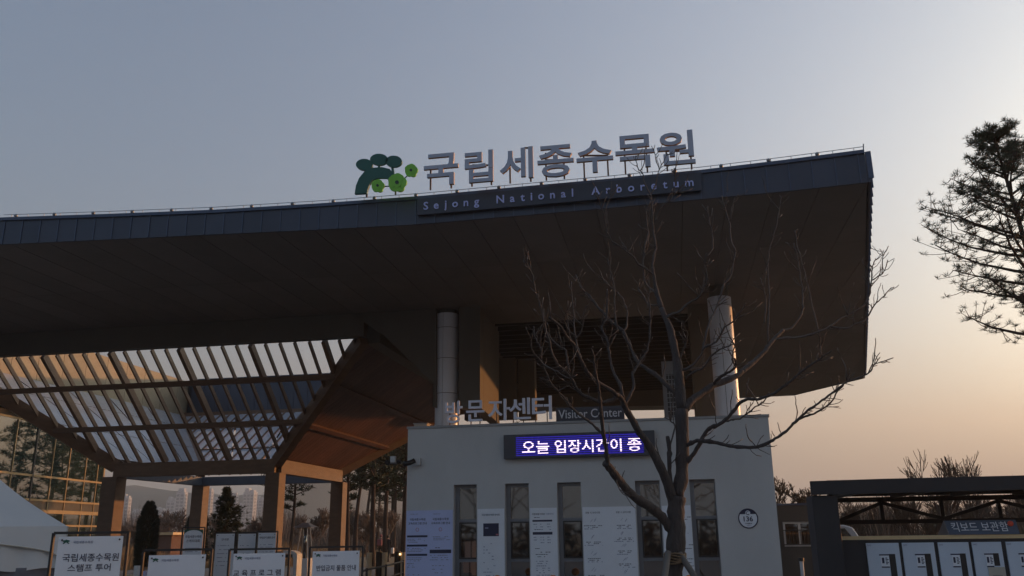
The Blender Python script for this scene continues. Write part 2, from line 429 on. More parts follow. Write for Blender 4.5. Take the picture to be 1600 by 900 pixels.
p = ony(1075, 480, 24.6); q = ony(1117, 480, 24.6)
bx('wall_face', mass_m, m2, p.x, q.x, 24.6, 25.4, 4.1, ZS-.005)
p = ony(1081, 560, 24.4); q = ony(1092, 560, 24.4)
bx('olive_strip', MATS['olive_panel'], m2, p.x, q.x, 24.45, 24.59, 4.1, 5.9)

# pale tower box with black grille
p = ony(1033, 565, 23.2); q = ony(1066, 645, 23.2)
vt = thing('grille_cabinet', 'pale grey rooftop cabinet with black square grille behind the bare tree trunk', 'roof cabinet', (p.x+.3, 23.4, 4.1))
bx('cabinet_body', mat('cabinet_grey', (.22, .23, .25), .6), vt, p.x, q.x+.02, 23.2, 23.8, 4.1, p.z)
pp = ony(1040, 585, 23.2)
bx('grille_backing', black_m, vt, pp.x, q.x, 23.18, 23.2, 4.15, pp.z)
for i in range(6):
    xx = pp.x+(q.x-pp.x)*i/5; bx('grille_bar', wire_m, vt, xx-.008, xx+.008, 23.16, 23.18, 4.15, pp.z)
for i in range(13):
    zz = 4.17+(pp.z-4.2)*i/12; bx('grille_bar', wire_m, vt, pp.x, q.x, 23.145, 23.16, zz-.008, zz+.008)

# ============================================================ COLUMNS
def column(cx, cy, r, ztop, label):
    t = thing('round_column', label, 'column', (cx, cy, 4.1), 'round metal clad columns carrying the canopy')
    joints = [4.05]+[z for z in (5.45, 6.45, 7.35) if z < ztop-.2]+[ztop]
    for k in range(len(joints)-1):
        for s_ in range(4):
            a0 = s_*90-97; prof = []
            for j in range(13):
                a = R(a0+1.0+88*j/12); prof.append((math.cos(a), math.sin(a)))
            b = MB(); z0 = joints[k]+.008; z1 = joints[k+1]-.008
            V = [(cx+r*c, cy+r*s2, z0) for c, s2 in prof]+[(cx+r*c, cy+r*s2, z1) for c, s2 in prof]
            V += [(cx+(r-.02)*c, cy+(r-.02)*s2, z0) for c, s2 in prof]+[(cx+(r-.02)*c, cy+(r-.02)*s2, z1) for c, s2 in prof]
            m_ = 13
            fs = [(j, j+1, m_+j+1, m_+j) for j in range(12)]+[(2*m_+j+1, 2*m_+j, 3*m_+j, 3*m_+j+1) for j in range(12)]
            fs += [(j+1, j, 2*m_+j, 2*m_+j+1) for j in range(12)]+[(m_+j, m_+j+1, 3*m_+j+1, 3*m_+j) for j in range(12)]
            fs += [(0, m_, 3*m_, 2*m_), (m_-1, 3*m_-1, 4*m_-1, 2*m_-1)]
            o = b.add(V, fs).build('cladding_panel', col_m, t, smooth=True, fix=False)
            o.data.set_sharp_from_angle(angle=R(40))
    MB().tube([(cx, cy, 4.05), (cx, cy, ztop-.01)], r-.03, 20).build('column_core', steel_dark, t)
    MB().tube([(cx, cy, ztop), (cx, cy, ZS+.01)], r-.06, 20).build('column_neck', mass_m, t)
def col_from(pl, pr, py, y, lab):
    a = ony(pl, py, y); b_ = ony(pr, py, y); column((a.x+b_.x)/2, y, (b_.x-a.x)/2, ony((pl+pr)/2, py-(60 if py > 540 else 0)-0, y).z, lab)
a = ony(681, 560, 23.75); b_ = ony(716, 560, 23.75)
column((a.x+b_.x)/2, 23.75, (b_.x-a.x)/2, ony(699, 487, 23.4).z, 'left round grey clad column rising beside the white Korean rooftop letters')
a = ony(1112, 560, 22.9); b_ = ony(1150, 560, 22.9)
column((a.x+b_.x)/2+.0, 22.9, (b_.x-a.x)/2, ony(1120, 463, 22.7).z, 'right round grey clad column behind the bare tree with sunlit right rim')

# ============================================================ VISITOR BUILDING
Y = 20.55; WT = 4.17
vb = thing('visitor_building', 'pale grey flat visitor building with five narrow slot windows under the canopy', 'building', (-2, 22, 0))
XL, XR = ony(637, 700, Y).x, ony(1201, 660, Y).x
wins = [(-5.17, -4.61), (-3.93, -3.36), (-2.69, -2.13), (-.88, -.32), (.35, .92)]
WZ0, WZ1 = .25, 2.75
b = MB()
edges = [XL]+[v for w in wins for v in w]+[XR]
for i in range(0, len(edges), 2): b.box(edges[i], edges[i+1], Y, Y+.32, 0, WT-.06)
for (x0, x1) in wins: b.box(x0, x1, Y, Y+.32, WZ1, WT-.06); b.box(x0, x1, Y, Y+.32, 0, WZ0)
b.build('front_wall', render_wall, vb)
bx('rear_body', render_wall, vb, XL, XR, Y+.9, 27, 0, 4.0)
b = MB(); b.box(XL, XL+.3, Y+.32, Y+.9, 0, WT-.06); b.box(XR-.3, XR, Y+.32, Y+.9, 0, WT-.06); b.build('side_wall', render_wall, vb)
bx('inner_floor_lining', dark_panel, vb, XL+.3, XR-.3, Y+.85, Y+.895, 0, 4.0)
bx('roof_deck', coping_m, vb, XL+.3, XR-.3, Y+.32, Y+.9, 3.9, 4.0)
bx('coping', coping_m, vb, XL-.03, XR+.03, Y-.03, Y+.4, WT-.06, WT, bevel=.008)
for (x0, x1) in wins:
    f = bx('window', dark_panel, vb, x0+.02, x1-.02, Y+.30, Y+.31, WZ0, WZ1)
    fr = MB(); yw = Y+.19
    fr.box(x0, x0+.10, yw-.02, yw+.05, WZ0, WZ1); fr.box(x1-.02, x1, yw-.02, yw+.05, WZ0, WZ1)
    fr.box(x0+.10, x1-.02, yw-.02, yw+.05, WZ1-.08, WZ1)
    for z in (1.92, 1.02): fr.box(x0+.10, x1-.02, yw-.02, yw+.05, z-.04, z+.03)
    fr.build('frame', win_frame, f)
    for (z0, z1) in ((WZ0, .98), (1.05, 1.88), (1.95, WZ1-.08)):
        rot = random.uniform(-.004, .004)
        MB().slab([(x0+.10, yw+.015, z0), (x1-.02, yw+.015+rot, z0), (x1-.02, yw+.015+rot, z1), (x0+.10, yw+.015, z1)], (0, .012, 0)).build('pane', glass_dark, f)
    s_ = MB(); z0, z1 = 1.05, 1.88
    s_.box(x0+.10, x0+.13, yw-.035, yw, z0, z1); s_.box(x1-.05, x1-.02, yw-.035, yw, z0, z1); s_.box(x0+.13, x1-.05, yw-.035, yw, z0, z0+.03); s_.box(x0+.13, x1-.05, yw-.035, yw, z1-.03, z1)
    s_.build('sash', black_m, f)

# posters on the wall ------------------------------------------------
rt = random.Random(3)
def text_rows(b, x, w, z, rows, y, h=.014, gap=.035, fill=.75, centre=False):
    for r_ in range(rows):
        ww = w*rt.uniform(.6, 1); xx = x+(w-ww)/2 if centre else x
        end = xx+ww
        while xx < end:
            l = rt.uniform(.02, .07); l = min(l, end-xx)
            if rt.random() < fill: b.box(xx, xx+l*.8, y-.0015, y, z-h, z)
            xx += l
        z -= gap
    return z
def poster(x0, x1, zt, m, label, kind):
    t = thing('wall_poster', label, 'poster', ((x0+x1)/2, Y-.01, .1))
    bx('sheet', m, t, x0, x1, Y-.012, Y-.003, .12, zt)
    y = Y-.0125; soft = MB(); dark = MB(); red = MB()
    def head(s, xc, z, w, h=None): put_text('lettering', s, ink, t, (xc-w/2, y, z), XD, ZD, w, h, depth=.002, offset=.01)
    if kind == 'double_table':
        h = (x0+x1)/2
        for k, (a, c) in enumerate(((x0+.04, h-.05), (h+.03, x1-.05))):
            head('국립세종수목원', (a+c)/2, zt-.235, .37*(c-a)/.46); head('교육프로그램 안내', (a+c)/2, zt-.325, .43*(c-a)/.46)
            put_text('lettering', '국립세종수목원', ink_soft, t, (a+.05, y, zt-.10), XD, ZD, .19, depth=.002)
            red.tube([((a+c)/2+.035*math.cos(q), y, zt-.44+.04*math.sin(q)) for q in [i*math.pi/5 for i in range(11)]], .006, 4)
            if k == 0:
                z = zt-.57
                for j in range(3):
                    dark.box(a-.01, c+.01, y-.002, y, z-.045, z); text_rows(soft, a, c-a, z-.08, 3, y); z -= .21
                text_rows(soft, a, .2, z, 4, y, gap=.04)
                text_rows(soft, a, c-a, z-.25, 3, y, gap=.06, fill=.5)
            else:
                text_rows(soft, a, c-a, zt-.6, 3, y, centre=True); dark.box(a-.01, c+.02, y-.002, y, zt-.98, zt-.90)
                text_rows(dark, a+.12, .2, zt-.85, 1, y); text_rows(soft, a, c-a, zt-1.02, 3, y, gap=.05); text_rows(soft, a+.05, c-a-.1, zt-1.25, 3, y, gap=.08, fill=.5)
    if kind == 'photo':
        head('국립세종수목원 안내도', (x0+x1)/2, zt-.16, .44)
        w = x1-x0
        dark.box(x0+.14, x0+.51, y-.003, y, zt-.62, zt-.33)
        red.box(x0+.44, x0+.5, y-.004, y-.003, zt-.60, zt-.57)
        b3 = MB(); b3.box(x0+.18, x0+.26, y-.004, y-.003, zt-.45, zt-.42); b3.build('picture_detail', ink_soft, t)
        text_rows(soft, x0+.14, w-.28, zt-.78, 12, y, gap=.07, fill=.25)
    if kind == 'table':
        head('국립세종수목원', x0+.20, zt-.16, .30); put_text('lettering', '이용안내', ink_soft, t, (x0+.38, y, zt-.16), XD, ZD, .17, depth=.002)
        for z, hh in ((zt-.27, .04), (zt-.54, .06)):
            text_rows(dark, x0+.1, .15, z+.06, 1, y, fill=1); dark.box(x0+.06, x1-.11, y-.002, y, z-hh, z)
            for c in range(3): text_rows(soft, x0+.08+c*.16, .10, z-hh-.05, 3, y, gap=.06)
        text_rows(dark, x0+.11, .16, zt-.9, 1, y, fill=1); text_rows(dark, x0+.12, .40, zt-.98, 2, y, gap=.05)
        text_rows(dark, x0+.16, .26, zt-1.08, 1, y, gap=.05, fill=.9)
        text_rows(soft, x0+.13, .42, zt-1.18, 9, y, gap=.05, fill=.5)
    if kind == 'double_icons':
        h = (x0+x1)/2
        head('관람 시 유의사항', h-.37, zt-.15, .34); head('관람 시 금지사항', h+.33, zt-.15, .34)
        for k, xc in enumerate((h-.37, h+.33)):
            for j in range(4+k):
                z = zt-.30-j*(.36-.08*k)
                for q in range(3):
                    cx = xc+rt.uniform(-.06, .06); cz = z+rt.uniform(-.03, .03)
                    soft.beam((cx-.03, y, cz-.03), (cx+.02, y, cz+.03), .006, .006)
                text_rows(dark, xc-.24, .48, z-.11, 1, y, fill=.85, centre=True); text_rows(dark, xc-.18, .36, z-.145, 1, y, fill=.8, centre=True)
                text_rows(soft, xc-.25, .5, z-.18, 1, y, fill=.6, centre=True)
    if kind == 'narrow':
        for z in (zt-.25, zt-.30, zt-.5, zt-.85, zt-.93, zt-1.15, zt-1.23, zt-1.3): text_rows(dark, x0+.33, .33, z, 1, y, fill=.9)
        text_rows(soft, x0+.1, .55, zt-.6, 4, y, gap=.05, fill=.5)
    if soft.v: soft.build('small_print', ink_soft, t)['kind'] = 'stuff'
    if dark.v: dark.build('bold_print', ink, t)['kind'] = 'stuff'
    if red.v: red.build('red_mark', ink_red, t)
poster(-6.33, -5.19, 2.17, blue_white, 'bluish double programme poster at the left end of the grey wall', 'double_table')
poster(-4.59, -3.95, 2.18, white_m, 'tall white poster with small dark photo near its top', 'photo')
poster(-3.34, -2.71, 2.18, white_m, 'white timetable poster with two dark header bars right of second window', 'table')
poster(-2.11, -.90, 2.18, white_m, 'wide white poster with two columns of small drawings and captions', 'double_icons')
poster(-.30, .34, 2.18, white_m, 'white poster mostly hidden behind the bare tree trunk', 'narrow')

# round badge 136
c = ony(1169, 810, Y); bd = thing('round_badge', 'round dark blue ringed badge reading 136 on the grey wall', 'badge', (c.x, Y-.01, c.z))
b = MB(); rr = .205
pr = [(c.x+rr*math.cos(q), Y-.008, c.z+rr*math.sin(q)) for q in [i*math.pi/20 for i in range(40)]]
MB().slab(pr, (0, .006, 0)).build('disc', white_m, bd)
MB().tube([(c.x+rr*math.cos(q), Y-.012, c.z+rr*math.sin(q)) for q in [i*math.pi/20 for i in range(41)]], .012, 5).build('ring', ink, bd)
ang = [R(28)+R(124)*i/14 for i in range(15)]
MB().slab([(c.x+(rr-.005)*math.cos(q), Y-.0125, c.z+(rr-.005)*math.sin(q)) for q in ang], (0, .003, 0)).build('top_band', ink, bd)
MB().slab([(c.x+.055*math.cos(q), Y-.016, c.z+.115+.055*math.sin(q)) for q in [i*math.pi/10 for i in range(20)]], (0, .002, 0)).build('small_disc', white_m, bd)
MB().tube([(c.x+.035*math.cos(q), Y-.017, c.z+.115+.035*math.sin(q)) for q in [i*math.pi/6 for i in range(2, 12)]], .008, 4).build('swirl', ink, bd)
put_text('lettering', '136', ink, bd, (c.x-.10, Y-.0125, c.z-.065), XD, ZD, .20, .11, depth=.004, offset=.012)
put_text('lettering', '우체통로', ink, bd, (c.x-.075, Y-.0125, c.z-.125), XD, ZD, .15, .03, depth=.003, offset=.01)
put_text('lettering', '세종시', ink_soft, bd, (c.x-.05, Y-.0125, c.z-.165), XD, ZD, .10, .02, depth=.003)

# LED display
led = thing('led_display', 'long dark display box with glowing white Korean text on blue stripes', 'display', (-2.15, Y-.1, 3.3))
bx('housing', mat('led_housing', (.06, .065, .08), .5), led, -3.92, -.37, Y-.16, Y-.002, 3.31, 3.875, bevel=.01)
def stripe_mat(name, c_on, c_off, s_on, s_off, rows, z0, z1):
    m = bpy.data.materials.new(name); m.use_nodes = True; t = m.node_tree; b_ = t.nodes['Principled BSDF']
    b_.inputs['Base Color'].default_value = (.01, .01, .02, 1); b_.inputs['Roughness'].default_value = .4
    gp = t.nodes.new('ShaderNodeNewGeometry'); sx = t.nodes.new('ShaderNodeSeparateXYZ'); t.links.new(gp.outputs['Position'], sx.inputs[0])
    def ma(op, a, v):
        n_ = t.nodes.new('ShaderNodeMath'); n_.operation = op; t.links.new(a, n_.inputs[0]); n_.inputs[1].default_value = v; return n_.outputs[0]
    fr_ = ma('FRACT', ma('MULTIPLY', ma('SUBTRACT', sx.outputs[2], z0), rows/(z1-z0)), 0)
    on = ma('LESS_THAN', fr_, .55)
    mx = t.nodes.new('ShaderNodeMix'); mx.data_type = 'RGBA'; t.links.new(on, mx.inputs[0]); mx.inputs[6].default_value = (*c_off, 1); mx.inputs[7].default_value = (*c_on, 1)
    t.links.new(mx.outputs[2], b_.inputs['Emission Color'])
    st = t.nodes.new('ShaderNodeMapRange'); t.links.new(on, st.inputs[0]); st.inputs[3].default_value = s_off; st.inputs[4].default_value = s_on
    t.links.new(st.outputs[0], b_.inputs['Emission Strength'])
    return m
led_bg = stripe_mat('led_blue', (.05, .03, .75), (.01, .01, .08), .13, .01, 10, 3.37, 3.83)
led_fg = stripe_mat('led_white', (1, .80, .97), (.30, .18, .70), .75, .12, 12, 3.37, 3.83)
bx('screen', led_bg, led, -3.62, -.63, Y-.17, Y-.161, 3.37, 3.83)
for s_, pxa, pxb in (('오늘', 816, 858), ('입장시간이', 867, 971), ('종', 981, 1002)):
    pa = ony(pxa, 711 if pxa < 900 else 709, Y-.17); pb = ony(pxb, 691, Y-.17)
    put_text('lettering', s_, led_fg, led, (pa.x, Y-.1705, 3.415), XD, ZD, pb.x-pa.x, .30, depth=.004, offset=.010)

# camera on wall, arm with cameras
def cctv(px, py, y, label, armpx=None):
    p_ = ony(px, py, y); t = thing('security_camera', label, 'camera', tuple(p_))
    return t, p_
t, p_ = cctv(653, 722, Y, 'white boxed security camera with black lens tube at the wall corner')
bx('mount', upvc, t, p_.x-.05, p_.x+.09, Y-.14, Y-.003, p_.z-.08, p_.z+.09, bevel=.008)
MB().tube([(p_.x-.03, Y-.16, p_.z+.03), (p_.x-.14, Y-.2, p_.z-.03), (p_.x-.27, Y-.3, p_.z-.06)], [.06, .06, .065], 10).build('lens_tube', black_m, t, smooth=True)
t, p_ = cctv(608, 724, Y, 'small dark camera pair on thin arm reaching left from building corner')
MB().tube([(p_.x-.05, Y+.05, p_.z), (XL+.02, Y+.05, p_.z+.0)], .014, 6).build('arm', wire_m, t)
MB().ball((p_.x-.06, Y+.05, p_.z+.02), .07, 10, 6).build('camera_dome', black_m, t, smooth=True)
bx('camera_box', upvc, t, p_.x+.02, p_.x+.15, Y, Y+.1, p_.z+.02, p_.z+.17, bevel=.01)
MB().tube([(p_.x+.2, Y-.02, p_.z+.03), (p_.x+.3, Y+.0, p_.z+.03)], .045, 8).build('camera_tube', black_m, t)
p_ = ony(661, 659, 21.3)
t = thing('roof_box', 'low beige vent box on the parapet left of the left column', 'vent box', (p_.x, 21.3, 4.17))
bx('vent_body', beige_m, t, p_.x-.18, p_.x+.16, 21.1, 21.4, 4.0, 4.30, bevel=.01); bx('vent_cap', coping_m, t, p_.x-.2, p_.x+.18, 21.08, 21.42, 4.30, 4.32)

# orange round caps at the bottom edge of view
for (px, lab) in ((777, 'orange rounded cap in front of the poster with the dark photo'), (864, 'orange rounded cap in front of the timetable poster'), (1076, 'orange rounded cap at the foot of the wall right of the tree trunk')):
    p_ = ony(px, 899, 18.8)
    t = thing('barrier_post', lab, 'barrier post', (p_.x, 18.8, 0), 'orange capped barrier posts before the wall')
    MB().tube([(p_.x, 18.8, 0), (p_.x, 18.8, p_.z-.1)], .05, 10).build('post', white_m, t, smooth=True)
    MB().tube([(p_.x, 18.8, 0), (p_.x, 18.8, .05)], .16, 14).build('foot', black_m, t)
    MB().ball((p_.x, 18.8, p_.z-.09), .1, 12, 7).build('cap', orange_m, t, smooth=True)

# ============================================================ ROOFTOP SIGN
sg = thing('rooftop_sign', 'big raised grey Korean letters standing on posts along the roof edge', 'sign', (-2, 16.2, 8.5))
LET = [('국', 663, 238, 717, 293), ('립', 727, 234, 771, 288), ('세', 782, 229, 833, 283), ('종', 841, 225, 896, 280), ('수', 902, 218, 957, 273), ('목', 963, 209, 1021, 266), ('원', 1028, 203, 1083, 261)]
YS = 16.05
for ch, xa, ya, xb, yb in LET:
    p0 = ony(xa, yb, YS); p1 = ony(xb, ya, YS)
    put_text('letter', ch, letter_m, sg, (p0.x, YS, p0.z), (1, 0, 0), ZD, p1.x-p0.x, p1.z-p0.z-.02, depth=.07, offset=.017, side=letter_side)
for px in (674, 706, 738, 768, 797, 829, 853, 881, 912, 949, 976, 1010, 1041, 1079):
    p_ = ony(px, 240, YS+.05); yy, zz = front_at(p_.x)
    ztop = ony(px, {674: 262, 706: 270, 738: 262, 768: 262, 797: 262, 829: 232, 853: 240, 881: 250, 912: 243, 949: 240, 976: 232, 1010: 232, 1041: 232, 1079: 240}[px], YS+.05).z
    MB().box(p_.x-.016, p_.x+.016, YS+.008, YS+.04, zz-.03, ztop).build('post', post_rust, sg)
for xa, xb, py in ((674, 706, 262), (738, 768, 258), (819, 829, 231), (853, 881, 250), (912, 949, 243), (976, 1010, 238), (1041, 1079, 236)):
    a = ony(xa, py, YS+.05); b_ = ony(xb, py, YS+.05)
    MB().beam((a.x, YS+.055, a.z), (b_.x, YS+.055, b_.z), .03, .03).build('crossbar', post_rust, sg)

# emblem: green tree arch with three crowns and lime blossoms
em = thing('tree_emblem', 'dark green arched tree emblem with three lime blossoms left of the roof letters', 'emblem', (-5.5, 16.2, 8.5))
def ep(px, py): return ony(px, py, YS)
def flat(name, pts, m, y, d=.07): return MB().slab([(v.x, y, v.z) for v in pts], (0, d, 0)).build(name, m, em)
def ell(cx, cy, rx, ry, n_=24, rot=0): return [ep(cx+rx*math.cos(q)*math.cos(rot)-ry*math.sin(q)*math.sin(rot), cy+rx*math.cos(q)*math.sin(rot)+ry*math.sin(q)*math.cos(rot)) for q in [2*math.pi*i/n_ for i in range(n_)]]
for (cx, cy, rx, ry) in ((569, 257, 13, 9), (592, 249, 14, 9), (615, 252, 13, 9)): flat('crown', ell(cx, cy, rx, ry), green_dark, YS, .06)
for (a, b_) in (((573, 262), (568, 275)), ((592, 256), (591, 268)), ((612, 258), (614, 272))):
    MB().beam(ep(*a)+Vector((0, .04, 0)), ep(*b_)+Vector((0, .04, 0)), .05, .05, up=(0, 1, 0)).build('stem', green_dark, em)
outer = [(554, 303), (556, 290), (561, 278), (569, 268), (580, 263), (595, 262), (608, 264), (617, 270), (620, 279)]
inner = [(613, 282), (603, 278), (592, 278), (583, 281), (577, 288), (574, 296), (573, 302)]
ao = [ep(*p) for p in outer]; ai = [ep(*p) for p in inner]
b = MB()
pairs = [(554, 303, 573, 302), (556, 290, 574, 296), (561, 278, 577, 288), (570, 267, 582, 281), (582, 262, 591, 278), (597, 261, 602, 278), (609, 264, 612, 281), (619, 276, 616, 283)]
for k in range(len(pairs)-1):
    o0, i0 = ep(*pairs[k][:2]), ep(*pairs[k][2:]); o1, i1 = ep(*pairs[k+1][:2]), ep(*pairs[k+1][2:])
    b.slab([o0, o1, i1, i0], (0, .07, 0))
b.build('arch', green_dark, em)
def flower(cx, cy, r, y):
    pts = []
    for i in range(40):
        q = 2*math.pi*i/40; rad = r*(.78+.22*abs(math.cos(2.5*q+.5))**.8*1.0)
        pts.append(ep(cx+rad*math.cos(q), cy+rad*math.sin(q)))
    f = flat('blossom', pts, green_lime, y, .05)
    cs = [(cx+r*.55*math.cos(2*math.pi*k/5+.3), cy+r*.55*math.sin(2*math.pi*k/5+.3)) for k in range(5)]
    for (ax, ay) in cs:
        MB().slab([(v.x, y-.006, v.z) for v in ell(ax, ay, r*.40, r*.40, 14)], (0, .006, 0)).build('petal', green_lime, f)
    MB().slab([(v.x, y-.012, v.z) for v in ell(cx, cy, r*.5, r*.5, 16)], (0, .012, 0)).build('blossom_disc', green_lime, f)
    MB().slab([(v.x, y-.022, v.z) for v in ell(cx, cy, r*.2, r*.2, 12)], (0, .008, 0)).build('blossom_centre', mat('eye_dark', (.02, .05, .03), .5), f)
flower(591, 291, 10.5, YS-.03); flower(622, 287, 15, YS-.06); flower(643, 267, 10.5, YS-.03)
for (a, b_) in (((598, 291), (614, 290)), ((630, 280), (638, 272))):
    MB().beam(ep(*a)+Vector((0, .02, 0)), ep(*b_)+Vector((0, .02, 0)), .02, .02).build('twig', green_dark, em)
for px in (571, 616):
    p_ = ep(px, 296); yy, zz = front_at(p_.x); MB().box(p_.x-.015, p_.x+.015, YS+.08, YS+.11, zz-.03, p_.z+.1).build('post', post_rust, em)

# English name board on fascia
nb = thing('name_board', 'long dark board reading Sejong National Arboretum below the roof letters', 'sign board', (-2, 15.9, 8))
def yB(px): return front_at(ony(px, 300, 16.1).x)[0]-.10
A0, A1 = ony(652, 311, yB(652)), ony(652, 336, yB(652)); B0, B1 = ony(1096, 269, yB(1096)), ony(1096, 297, yB(1096))
MB().slab([A1, B1, B0, A0], (0, .12, 0)).build('board', board_navy, nb)
xd = (B1-A1).normalized(); s_ = 'Sejong National Arboretum'
ud = Vector((0, 0, 1))
pxs = [(662, 667), (676, 681), (690, 693), (700, 709), (714, 721), (727, 733), None, (775, 788), (794, 802), (809, 815), (819, 823), (840, 849), (858, 867), (877, 886), (895, 898), None, (920, 932), (940, 946), (957, 967), (976, 986), (996, 1002), (1012, 1021), (1031, 1037), (1048, 1057), (1068, 1085)]
# letters spaced evenly along the board
vs_ref, _ = text_geo('H', 1.0); hH = max(v.y for v in vs_ref)
LH = .165; sc_ = LH/hH
total = (B1-A1).length
adv = []
for ch in s_:
    if ch == ' ': adv.append((None, .5)); continue
    v, f = text_geo(ch, 1.0, .012); adv.append(((v, f), max(q.x for q in v)-min(q.x for q in v)))
inkw = sum(a[1] for a in adv)*sc_; gap = (total-.16-.12-inkw)/(len(s_)-1); cur = .14
for ch, (geo_, w) in zip(s_, adv):
    if geo_:
        v, f = geo_; x0 = min(q.x for q in v); nd = xd.cross(ud).normalized()
        base = A1+Vector((0, 0, .10))
        V = [base+xd*(cur+(q.x-x0)*sc_)+ud*(q.y*sc_)+nd*((q.z+1)/2*.02+.004) for q in v]
        MB().add(V, f).build('letter', mat('board_letter', (.50, .55, .92), .4), nb, fix=False)
    cur += w*sc_+gap

# visitor centre letters on parapet
vc = thing('parapet_letters', 'white grey Korean letters on small posts along the parapet', 'sign', (-4.5, Y+.1, WT))
for ch, xa, ya, xb, yb in (('방', 696, 625, 723, 662), ('문', 729, 624, 757, 659), ('자', 763, 622, 797, 658), ('센', 796, 620, 829, 656), ('터', 832, 617, 862, 656)):
    p0 = ony(xa, yb, Y+.05); p1 = ony(xb, ya, Y+.05)
    put_text('letter', ch, mat('parapet_letter', (.80, .82, .95), .4), vc, (p0.x, Y+.05, max(p0.z, WT+.005)), XD, ZD, p1.x-p0.x, p1.z-p0.z-.02, depth=.05, offset=.012)
for px in (703, 716, 736, 750, 776, 802, 818, 837, 855):
    p_ = ony(px, 650, Y+.1); MB().box(p_.x-.012, p_.x+.012, Y+.09, Y+.11, WT-.02, WT+.30).build('post', post_rust, vc)
eb = thing('english_board', 'small dark board reading Visitor Center on the parapet', 'sign board', (-2, Y+.1, WT))
a = ony(869, 657, Y+.05); b_ = ony(975, 634, Y+.05)
bx('board', board_navy, eb, a.x, b_.x, Y+.05, Y+.10, WT+.004, WT+.33)
put_text('lettering', 'Visitor Center', mat('board_white', (.62, .63, .68), .5), eb, (a.x+.06, Y+.049, WT+.07), XD, ZD, b_.x-a.x-.12, .21, depth=.01, offset=.004)

# ============================================================ PERGOLA (timber hopper)
pg = thing('timber_pergola', 'brown glulam pergola flaring upward like a hopper on four square posts', 'pergola', (-16, 30, 0))
ZB, ZT_ = 4.1, 7.2
BL, BR_, BF, BB = -18.85, -12.95, 27.35, 33.0
TL, TR, TF, TB = -23.0, -8.75, 23.72, 37.9
def front_pt(x, t): return Vector((x, BF+(TF-BF)*t, ZB+(ZT_-ZB)*t))
def xl(t): return BL+(TL-BL)*t
def xr(t): return BR_+(TR-BR_)*t
# slats of the front face
nslat = 32; x = TL+.4; k = 0
while x < TR-.1:
    thick = (k % 5 == 2)
    t0 = 0.0
    if x < BL: t0 = (x-BL)/(TL-BL)
    if x > BR_: t0 = (x-BR_)/(TR-BR_)
    if t0 < .97:
        up = (0, -(ZT_-ZB), -(TF-BF)); w = .12 if thick else .055; h = .22 if thick else .13
        MB().beam(front_pt(x, t0), front_pt(x, 1), w, h, up=(0, .6, .8)).build('rafter' if thick else 'slat', timber, pg)
    x += .468; k += 1
for t in (.36, .73):
    MB().beam(front_pt(xl(t), t)+Vector((0, -.1, -.1)), front_pt(xr(t), t)+Vector((0, -.1, -.1)), .12, .16).build('purlin', timber, pg)
def hip(a, b_, w, h): MB().beam(a, b_, w, h).build('hip_beam', timber, pg)
hip(Vector((BL, BF, ZB-.1)), Vector((TL, TF, ZT_)), .26, .44)
hip(Vector((BR_, BF, ZB-.1)), Vector((TR, TF, ZT_)), .26, .42)
hip(Vector((BL, BB, ZB-.1)), Vector((TL, TB, ZT_)), .26, .4)
hip(Vector((BR_, BB, ZB-.1)), Vector((TR, TB, ZT_)), .2, .3)
# ring beams
for a, b_, nm in (((BL, BF, 3.87), (BR_, BF, 3.87), 'ring_beam'), ((BR_, BF+.1, 3.87), (BR_, BB, 3.87), 'ring_beam'), ((BL, BF+.1, 3.80), (BL, BB, 3.80), 'gutter'), ((BL, BB, 3.80), (BR_, BB, 3.80), 'gutter')):
    MB().beam(a, b_, .28, .46 if nm == 'ring_beam' else .34).build(nm, timber if nm == 'ring_beam' else mat('gutter_metal', (.10, .12, .15), .5), pg, bevel=.01)
# top beams
MB().beam((TL, TB, ZT_), (TR, TB, ZT_), .2, .3).build('top_beam', timber, pg)
for (x, y, w) in ((BL, BF-.02, .56), (BR_, BF-.02, .50), (BR_+.0, BB+.02, .50), (BL+.0, BB+.02, .50)):
    MB().box(x-w/2, x+w/2, y-w/2, y+w/2, 0, 3.64).build('post', timber, pg, bevel=.015)
    MB().box(x-w/2-.03, x+w/2+.03, y-w/2-.03, y+w/2+.03, 0, .25).build('post_shoe', steel_dark, pg)
# boarded right face
def rp(t, s_): # t up, s_ from front to back
    a = Vector((BR_, BF, ZB)).lerp(Vector((TR, TF, ZT_)), t); b_ = Vector((BR_, BB, ZB)).lerp(Vector((TR, TB, ZT_)), t); return a.lerp(b_, s_)
nr = (rp(1, .5)-rp(0, .5)).cross(Vector((0, 1, 0))).normalized()
if nr.z > 0: nr = -nr
NP = 34
def bquad(s0, s1, t0, t1):
    # planks run up the slope with constant spacing at every height
    return [rp(t0, s0), rp(t0, s1), rp(t1, s1), rp(t1, s0)]
ys = [TF+(TB-TF)*i/46 for i in range(47)]
for i in range(46):
    y0, y1 = ys[i]+.008, ys[i+1]-.008; ym = (y0+y1)/2
    if ym < BF: t0 = (ym-BF)/(TF-BF)
    elif ym > BB: t0 = (ym-BB)/(TB-BB)
    else: t0 = 0
    def P(y, t): return Vector((BR_+(TR-BR_)*t, y, ZB+(ZT_-ZB)*t))
    dz = random.uniform(-.012, .012)
    MB().slab([P(y0, t0), P(y1, t0), P(y1, .99), P(y0, .99)], nr*(-.04)+nr*dz).build('plank', plank_m, pg)
for t in (.33, .66):
    MB().beam(rp(t, 0)+nr*.06, rp(t, 1)+nr*.06, .16, .10, up=tuple(nr)).build('batten', plank_m, pg)
